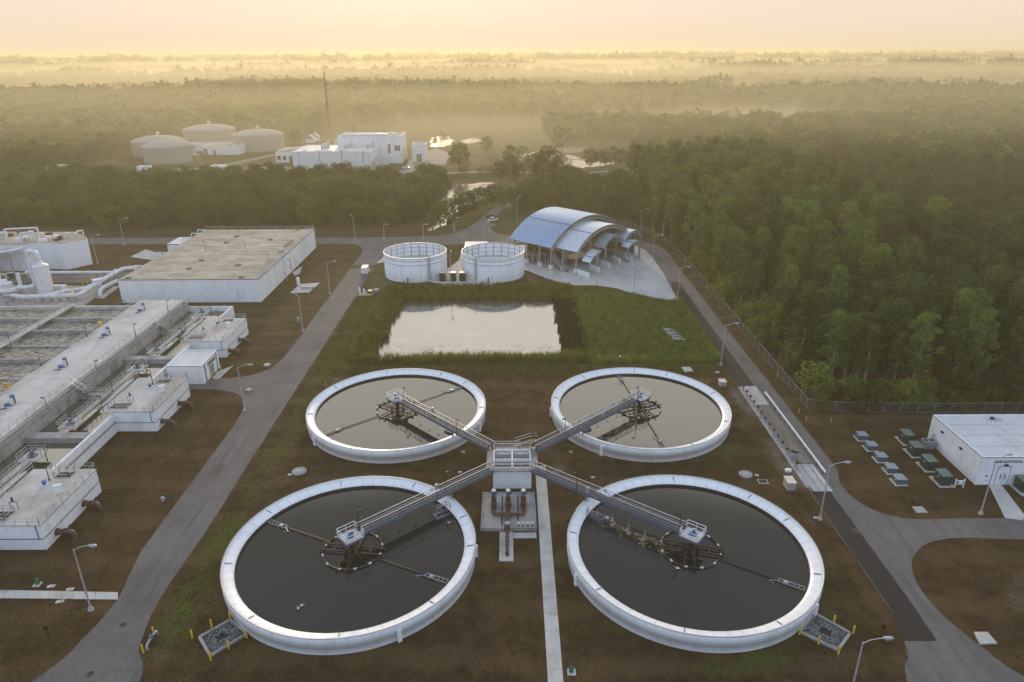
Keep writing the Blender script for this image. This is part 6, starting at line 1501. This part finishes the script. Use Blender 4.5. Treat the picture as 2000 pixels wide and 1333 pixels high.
# single trees with a place of their own
solo = [(897, 331, 283, 'oak', 'slim upright tree standing alone left of the marsh lawn'), (951, 297, 268, 'oak', 'round tree standing alone in the middle of the marsh lawn'), (1073, 351, 291, 'oak', 'large dark round tree in front of the bright marsh pool, right of a pair'), (1050, 347, 297, 'oak', 'umbrella shaped tree in front of the marsh pool, left of a pair'),
        (1153, 327, 293, 'oak', 'first small tree on the right bank of the marsh pool'), (1172, 325, 292, 'oak', 'second tree on the right bank of the marsh pool'), (1192, 323, 288, 'oak', 'third tree on the right bank of the marsh pool'), (1212, 322, 290, 'oak', 'fourth tree on the right bank of the marsh pool'), (1235, 321, 284, 'broad', 'tall dark tree at the right end of the marsh pool bank'),
        (836, 398, 352, 'oak', 'round dark tree on the left bank of the creek water'), (848, 352, 328, 'oak', 'small dark tree beside the yard above the creek water'), (822, 372, 342, 'oak', 'dark tree left of the creek above the left woods'), (995, 336, 305, 'oak', 'pointed dark tree at the near side of the far lane'), (976, 352, 318, 'oak', 'low tree just left of the umbrella tree'), (1012, 345, 316, 'oak', 'low tree between the pointed tree and the umbrella tree'),
        (845, 449, 416, 'oak', 'lowest tree of the row along the creek water'), (860, 443, 397, 'oak', 'second tree up the row along the creek water'), (876, 433, 390, 'oak', 'third tree up the row along the creek water'), (896, 428, 385, 'oak', 'fourth tree up the row along the creek water'), (915, 420, 372, 'oak', 'fifth tree up the row along the creek water'), (934, 410, 366, 'oak', 'sixth tree up the row along the creek water'), (951, 402, 361, 'oak', 'seventh tree up the row along the creek water'), (967, 396, 358, 'oak', 'last tree at the top of the row along the creek water'),
        (578, 283, 255, 'oak', 'lone hazy tree between the last domed tank and the warehouse'), (690, 262, 246, 'oak', 'lone hazy tree directly behind the tall process building')]
for px, py, ty, kd, lb in solo:
    x, y = g(px, py); h = tall(px, py, ty); H0 = SPEC[kd][0]; put_tree(kd, x, y, h/H0*.97, lb, 'single trees round the creek and marsh', 1.0)
for k in range(8):
    x, y = g(905+k*17, 337+k*.6); 
    if k in (0, 2, 3, 5, 6): put_tree('bush', x, y, .8, 'small street tree in the line along the far lane above the creek', 'small trees along the far lane')
for k in range(14):
    px, py = random.choice([(850, 288), (870, 287), (885, 284), (862, 268), (845, 276), (1105, 329), (1140, 327), (1030, 311), (1050, 311), (868, 372), (900, 384), (858, 410), (848, 436), (880, 360)]); x, y = g(px+random.uniform(-8, 8), py+random.uniform(-1, 1)); put_tree('bush', x, y, random.uniform(.4, .9), 'low marsh shrub at the edge of the bright pools beyond the back road', 'marsh shrubs round the bright pools')
# ---- the woods beyond: one mass
def far_tree(seed, n, s, W, H, leaf):
    random.seed(seed); m = MB(leaf)
    for x, y, z, r in crown_clumps(H, H*.12, W, 9, 'round'): leafy(m, (x, y, z), W*.24, n//9, s, .75)
    m.mats.append('bark'); m.mi = 1; m.tube([(0, 0, -.2), (0, 0, H*.7)], [.25, .12], 4)
    me = bpy.data.meshes.new('wood_tree'); me.from_pydata(m.v, [], m.f)
    for q in m.mats: me.materials.append(M[q])
    me.polygons.foreach_set('material_index', m.m); return me
for f_ in ('pine', 'broad', 'oak', 'bush'): pass
random.seed(5)
lib = bpy.data.collections.new('wood_library'); order = []
def lib_add(me):
    o = bpy.data.objects.new('wood_%02d' % len(order), me); lib.objects.link(o); order.append(o); return len(order)-1
def joined(root):
    vs, fs, ms, mats = [], [], [], []
    for i, ch in enumerate(root.children):
        n = len(vs); vs += [v.co[:] for v in ch.data.vertices]; fs += [tuple(a+n for a in p.vertices) for p in ch.data.polygons]; ms += [i]*len(ch.data.polygons); mats.append(ch.data.materials[0])
    me = bpy.data.meshes.new('wood_tree'); me.from_pydata(vs, [], fs)
    for q in mats: me.materials.append(q)
    me.polygons.foreach_set('material_index', ms); return me
IDX = {kd: [lib_add(joined(p[0])) for p in protos[kd][:4]] for kd in protos}
FAR = [lib_add(far_tree(300+i, 420, 1.25, 9.5+i % 3, 10.5+i % 2*2, ('leaf_broad', 'leaf_oak', 'leaf_broad', 'leaf_bush')[i])) for i in range(4)]
VF = [lib_add(far_tree(400+i, 130, 2.6, 11+i, 11+i, ('leaf_broad', 'leaf_oak', 'leaf_broad')[i])) for i in range(3)]
P_v, P_i, P_s, P_r = [], [], [], []
def add_pt(x, y, idx, s): P_v.append((x, y, 0)); P_i.append(idx); P_s.append(s); P_r.append(random.uniform(0, 6.28))
for kd, x, y, s in rest: add_pt(x, y, random.choice(IDX[kd]), s)
PLANT = [(-300, 395), (-30, 385), (-30, 520), (-50, 640), (-120, 660), (-160, 600), (-255, 600), (-255, 430)]
def dens(x, y):
    if inside(x, y, RIGHT) or inside(x, y, LEFT) or inside(x, y, PLANT): return 0
    if y < 400 and x < 100: return 0
    if inside(x, y, FARLEFT): return 1
    n = fbm(x, y*1.6, 190, 2); 
    if y < 660:
        if x > 118+(y-420)*.35 and not (540 < x < 920 and 530 < y < 660): return .9 if fbm(x, y, 60, 5) > -.45 else .15
        if -45 < x < 130 and y > 430: 
            if fbm(x, y, 25, 8) > .55: return .35
        if x > 30 and y > 520+max(0, 120-x)*.8: return .85 if n > -.5 else .1
        return 0
    if y < 1000 and -160 < x < 260 and y < 700+20*n: return 0
    if y < 900 and x < -120: return 1 if n > -.35 else .05
    ridge = sin(y/120.+fbm(x, y, 420, 4)*2.4)       # bands of woods with misty clearings between
    v = ridge*.55+n
    return 1 if v > -.02 else (.08 if v > -.3 else 0)
random.seed(77)
def far_scatter(y0, y1, sp, idx, smul):
    y = y0
    while y < y1:
        w_ = (y*cos(PITCH)+24)*1000/FPX+40; x = -w_
        while x < w_:
            px, py = x+random.uniform(-.45, .45)*sp, y+random.uniform(-.45, .45)*sp
            dd = dens(px, py)
            if random.random() < dd:
                roll = 1+(0 if py < 1000 else .8*max(0, min(1, fbm(px, py*2, 500, 6)+.3)))
                add_pt(px, py, random.choice(idx), random.uniform(.75, 1.25)*smul*roll)
            x += sp
        y += sp*.85
far_scatter(395, 900, 7.5, FAR, 1.0)
far_scatter(900, 1700, 12.5, VF, 1.15)
far_scatter(1700, 3200, 23, VF, 1.75)
far_scatter(3200, 7000, 52, VF, 2.6)
me = bpy.data.meshes.new('far_woods'); me.from_pydata(P_v, [], [])
a = me.attributes.new('idx', 'INT', 'POINT'); a.data.foreach_set('value', P_i)
a = me.attributes.new('scl', 'FLOAT', 'POINT'); a.data.foreach_set('value', P_s)
a = me.attributes.new('rot', 'FLOAT_VECTOR', 'POINT'); a.data.foreach_set('vector', [c for r in P_r for c in (0, 0, r)])
fo = bpy.data.objects.new('far_woods', me); COL.objects.link(fo); tag(fo, 'hazy woods rolling away to the horizon behind the plant', kind='stuff')
print('woods instances', len(P_v), 'individuals', len(indiv))
ng = bpy.data.node_groups.new('spread_trees', 'GeometryNodeTree')
ng.interface.new_socket('Geometry', in_out='INPUT', socket_type='NodeSocketGeometry'); ng.interface.new_socket('Geometry', in_out='OUTPUT', socket_type='NodeSocketGeometry')
gi = ng.nodes.new('NodeGroupInput'); gout = ng.nodes.new('NodeGroupOutput'); ip = ng.nodes.new('GeometryNodeInstanceOnPoints'); ci = ng.nodes.new('GeometryNodeCollectionInfo')
ci.inputs['Collection'].default_value = lib; ci.inputs['Separate Children'].default_value = True; ci.inputs['Reset Children'].default_value = True
def na(nm, dt):
    n = ng.nodes.new('GeometryNodeInputNamedAttribute'); n.data_type = dt; n.inputs['Name'].default_value = nm; return n
mp_ = ng.nodes.new('GeometryNodeMeshToPoints')
ng.links.new(gi.outputs[0], mp_.inputs[0]); ng.links.new(mp_.outputs[0], ip.inputs['Points']); ng.links.new(ci.outputs[0], ip.inputs['Instance'])
ip.inputs['Pick Instance'].default_value = True
ng.links.new(na('idx', 'INT').outputs[0], ip.inputs['Instance Index']); ng.links.new(na('scl', 'FLOAT').outputs[0], ip.inputs['Scale'])
e2r = ng.nodes.new('FunctionNodeEulerToRotation'); ng.links.new(na('rot', 'FLOAT_VECTOR').outputs[0], e2r.inputs[0]); ng.links.new(e2r.outputs[0], ip.inputs['Rotation'])
ng.links.new(ip.outputs[0], gout.inputs[0])
md = fo.modifiers.new('spread', 'NODES'); md.node_group = ng
# ---- reeds and marsh plants (stuff)
def blades(name, fn, n, box, h0, h1, mat, wd=.1):
    m = MB(mat); x0, x1, y0, y1 = box; c = 0; tries = 0
    while c < n and tries < n*6:
        tries += 1; x, y = random.uniform(x0, x1), random.uniform(y0, y1)
        if not fn(x, y): continue
        z = max(pond_depth(x, y)[0], WZ-.1); h = random.uniform(h0, h1)*(1+.3*mnoise.noise(Vector((x*.4, y*.4, 0))))
        a = random.uniform(0, 6.28); lx, ly = random.uniform(-.25, .25)*h, random.uniform(-.25, .25)*h; dx, dy = cos(a)*wd, sin(a)*wd
        m.add([(x-dx, y-dy, z), (x+dx, y+dy, z), (x+dx*.6+lx*.5, y+dy*.6+ly*.5, z+h*.6), (x+lx, y+ly, z+h)], [(0, 1, 2), (0, 2, 3)]); c += 1
    o = m.build(name); return tag(o, kind='stuff')
def water_open(x, y):
    l = -31.0+(y-142)*.03+2.2*mnoise.noise(Vector((y*.22, 0, 0)))+.8*mnoise.noise(Vector((y*.9, 0, 3))); r = 11.4+1.3*mnoise.noise(Vector((y*.3, 5, 0)))
    f = 143.9+1.1*mnoise.noise(Vector((x*.3, 9, 0))) if x > -22 else 142.0; b = 183.4+.8*mnoise.noise(Vector((x*.2, 3, 0)))
    return l < x < r and f < y < b
def rng(x, y):
    d = pond_depth(x, y)[1]; return d > -2.2
marsh = lambda x, y: rng(x, y) and not inside(x, y, apr) and not water_open(x, y) and x > 16.5+1.2*mnoise.noise(Vector((y*.2, 1, 1))) and y < 188
dry = lambda x, y: rng(x, y) and not water_open(x, y) and 11 < x < 17.5 and 146 < y < 184
ring = lambda x, y: rng(x, y) and not water_open(x, y) and x < 16.5 and not dry(x, y)
random.seed(9)
tag(blades('marsh_reeds', marsh, 30000, (14, 46, 139, 192), .5, 1.6, 'reed_marsh', .11), 'yellow green reeds filling the right half of the pond basin')
tag(blades('brown_reeds', dry, 5200, (10, 19, 144, 186), .7, 1.5, 'reed_dry', .12), 'brown reed belt between the open water and the green marsh')
tag(blades('bank_reeds', ring, 22000, (-37, 18, 139, 193), 1.2, 2.6, 'reed', .1), 'tall green reeds along the banks of the open water')
grassf = lambda x, y: -9 < pond_depth(x, y)[1] < -.5 and x < 43.5 and not inside(x, y, apr) and not (y > 192.5 and -40 < x < 8)
tag(blades('bank_grass', grassf, 14000, (-44, 52, 133, 198), .12, .4, 'reed', .09), 'long green grass round the pond bank')
clump = lambda x, y: 146 < y < 156 and 6 < x < 12 and mnoise.noise(Vector((x*.5, y*.5, 4))) > .25 or (156 < y < 164 and -27 < x < -22 and mnoise.noise(Vector((x*.5, y*.5, 4))) > .3)
# ---- low valley mist between the bands of woods
def mist(name, box, dens_):
    m, nt, b = new_mat(name); nt.nodes.remove(b)
    v = nt.nodes.new('ShaderNodeVolumePrincipled'); v.inputs['Color'].default_value = (1, .89, .64, 1); v.inputs['Density'].default_value = dens_; v.inputs['Anisotropy'].default_value = .5
    L(nt, v.outputs[0], nt.nodes['Material Output'].inputs['Volume']); q = MB(m); q.box(*box); o = q.build(name); tag(o, 'low morning mist lying between the far woods', kind='stuff')


mist('mist', (-700, 900, 385, 1010, -1, 26), .0009)
mist('mist', (-300, 420, 660, 900, -1, 8), .0018)
mist('mist', (-13000, 13000, 1015, 13200, -1, 40), .00085)
random.seed(91)
TK = [(cx, cy, 17.2) for cx, cy in CL]
def lawn(x, y):
    if -50.8 < x < -42.6 or 43.5 < x < 53 or 3.2 < x < 5.8: return False
    if inside(x, y, left_road) or inside(x, y, ex): return False
    if any((x-a)**2+(y-b)**2 < r*r for a, b, r in TK): return False
    if x < -62 and y > 77: return False
    if px0-.4 < x < px1+2 and 74 < y < 99: return False
    if x < -52 and 69 < y < 71.4: return False
    if 58 < x and y > 91: return False
    return True
def tufts(n, box):
    m = MB('dry_grass'); x0, x1, y0, y1 = box; c = 0
    while c < n:
        y = y0+(y1-y0)*random.random()**1.6; x = random.uniform(x0, x1)
        if not visible(x, y, 1) or not lawn(x, y) or mnoise.noise(Vector((x*.12, y*.12, 2)))+.4*mnoise.noise(Vector((x*.7, y*.7, 2))) < random.uniform(-.5, .25): c += .25; continue
        h = random.uniform(.06, .2); a = random.uniform(0, 6.28); w_ = random.uniform(.05, .13)
        m.add([(x-cos(a)*w_, y-sin(a)*w_, 0), (x+cos(a)*w_, y+sin(a)*w_, 0), (x+random.uniform(-.12, .12), y+random.uniform(-.12, .12), h)], [(0, 1, 2)]); c += 1
    return tag(m.build('lawn_grass'), 'short brown and green grass of the lawns', kind='stuff')
tufts(70000, (-75, 80, 44, 150))
SKY_STR, SUN_STR, SUN_ANG = .003, 2.0, 2.5
HAZE_D, HAZE_C, HAZE_G, EXPO = .00034, (1, .87, .56), .42, 0.14
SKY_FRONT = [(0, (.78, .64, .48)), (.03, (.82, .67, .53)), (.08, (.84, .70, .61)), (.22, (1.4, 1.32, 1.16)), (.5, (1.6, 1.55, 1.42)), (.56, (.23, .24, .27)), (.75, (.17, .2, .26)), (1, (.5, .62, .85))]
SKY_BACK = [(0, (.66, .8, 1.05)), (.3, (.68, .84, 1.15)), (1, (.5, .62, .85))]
# ================================================================== LIGHT, AIR AND SKY
SUN_EL, SUN_AZ = 9.0, -8.0         # degrees above the horizon, degrees right of straight ahead
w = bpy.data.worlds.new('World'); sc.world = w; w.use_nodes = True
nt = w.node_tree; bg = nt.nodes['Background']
sky = nt.nodes.new('ShaderNodeTexSky'); sky.sky_type = 'NISHITA'; sky.sun_disc = False
sky.sun_elevation = radians(SUN_EL); sky.sun_rotation = radians(SUN_AZ)
sky.altitude = 20; sky.air_density = 1.0; sky.dust_density = 5.0; sky.ozone_density = 1.0
tc = nt.nodes.new('ShaderNodeTexCoord'); sx = nt.nodes.new('ShaderNodeSeparateXYZ'); L(nt, tc.outputs['Generated'], sx.inputs[0])
def mrange(src, a, b):
    n = nt.nodes.new('ShaderNodeMapRange'); n.inputs['From Min'].default_value = a; n.inputs['From Max'].default_value = b; L(nt, src, n.inputs['Value']); return n.outputs[0]
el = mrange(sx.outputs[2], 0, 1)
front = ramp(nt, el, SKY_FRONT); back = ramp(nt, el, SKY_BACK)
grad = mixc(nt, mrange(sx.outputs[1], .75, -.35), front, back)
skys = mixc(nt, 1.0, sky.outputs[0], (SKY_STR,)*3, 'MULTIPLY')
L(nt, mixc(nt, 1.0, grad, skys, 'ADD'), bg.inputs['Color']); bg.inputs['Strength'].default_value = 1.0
sl = bpy.data.lights.new('sun', 'SUN'); sl.energy = SUN_STR; sl.color = (1, .79, .52); sl.angle = radians(SUN_ANG)
so = bpy.data.objects.new('sun', sl); COL.objects.link(so)
d = Vector((sin(radians(SUN_AZ))*cos(radians(SUN_EL)), cos(radians(SUN_AZ))*cos(radians(SUN_EL)), sin(radians(SUN_EL))))
so.rotation_euler = d.to_track_quat('Z', 'Y').to_euler(); so.location = (0, 300, 200)
def volume(name, box, dens, col, an):
    m, nt, b = new_mat(name); nt.nodes.remove(b)
    v = nt.nodes.new('ShaderNodeVolumePrincipled'); v.inputs['Color'].default_value = (*col, 1); v.inputs['Density'].default_value = dens
    v.inputs['Anisotropy'].default_value = an; L(nt, v.outputs[0], nt.nodes['Material Output'].inputs['Volume'])
    m.volume_intersection_method = 'FAST' if hasattr(m, 'volume_intersection_method') else m.volume_intersection_method
    me = MB(m); me.box(*box); o = me.build(name); return tag(o, kind='stuff')
volume('haze', (-13500, 13500, -320, 16500, -3, CH+14), HAZE_D, HAZE_C, HAZE_G)
sc.view_settings.view_transform = 'Standard'; sc.view_settings.look = 'None'; sc.view_settings.exposure = EXPO; sc.view_settings.gamma = 1
cy = sc.cycles
cy.max_bounces = 6; cy.diffuse_bounces = 2; cy.glossy_bounces = 3; cy.transmission_bounces = 2; cy.volume_bounces = 1; cy.transparent_max_bounces = 12
cy.use_denoising = True
try: cy.denoiser = 'OPENIMAGEDENOISE'
except Exception: pass
cy.use_adaptive_sampling = True; cy.adaptive_threshold = .02
cy.caustics_reflective = False; cy.caustics_refractive = False
cy.sample_clamp_indirect = 6; cy.sample_clamp_direct = 0
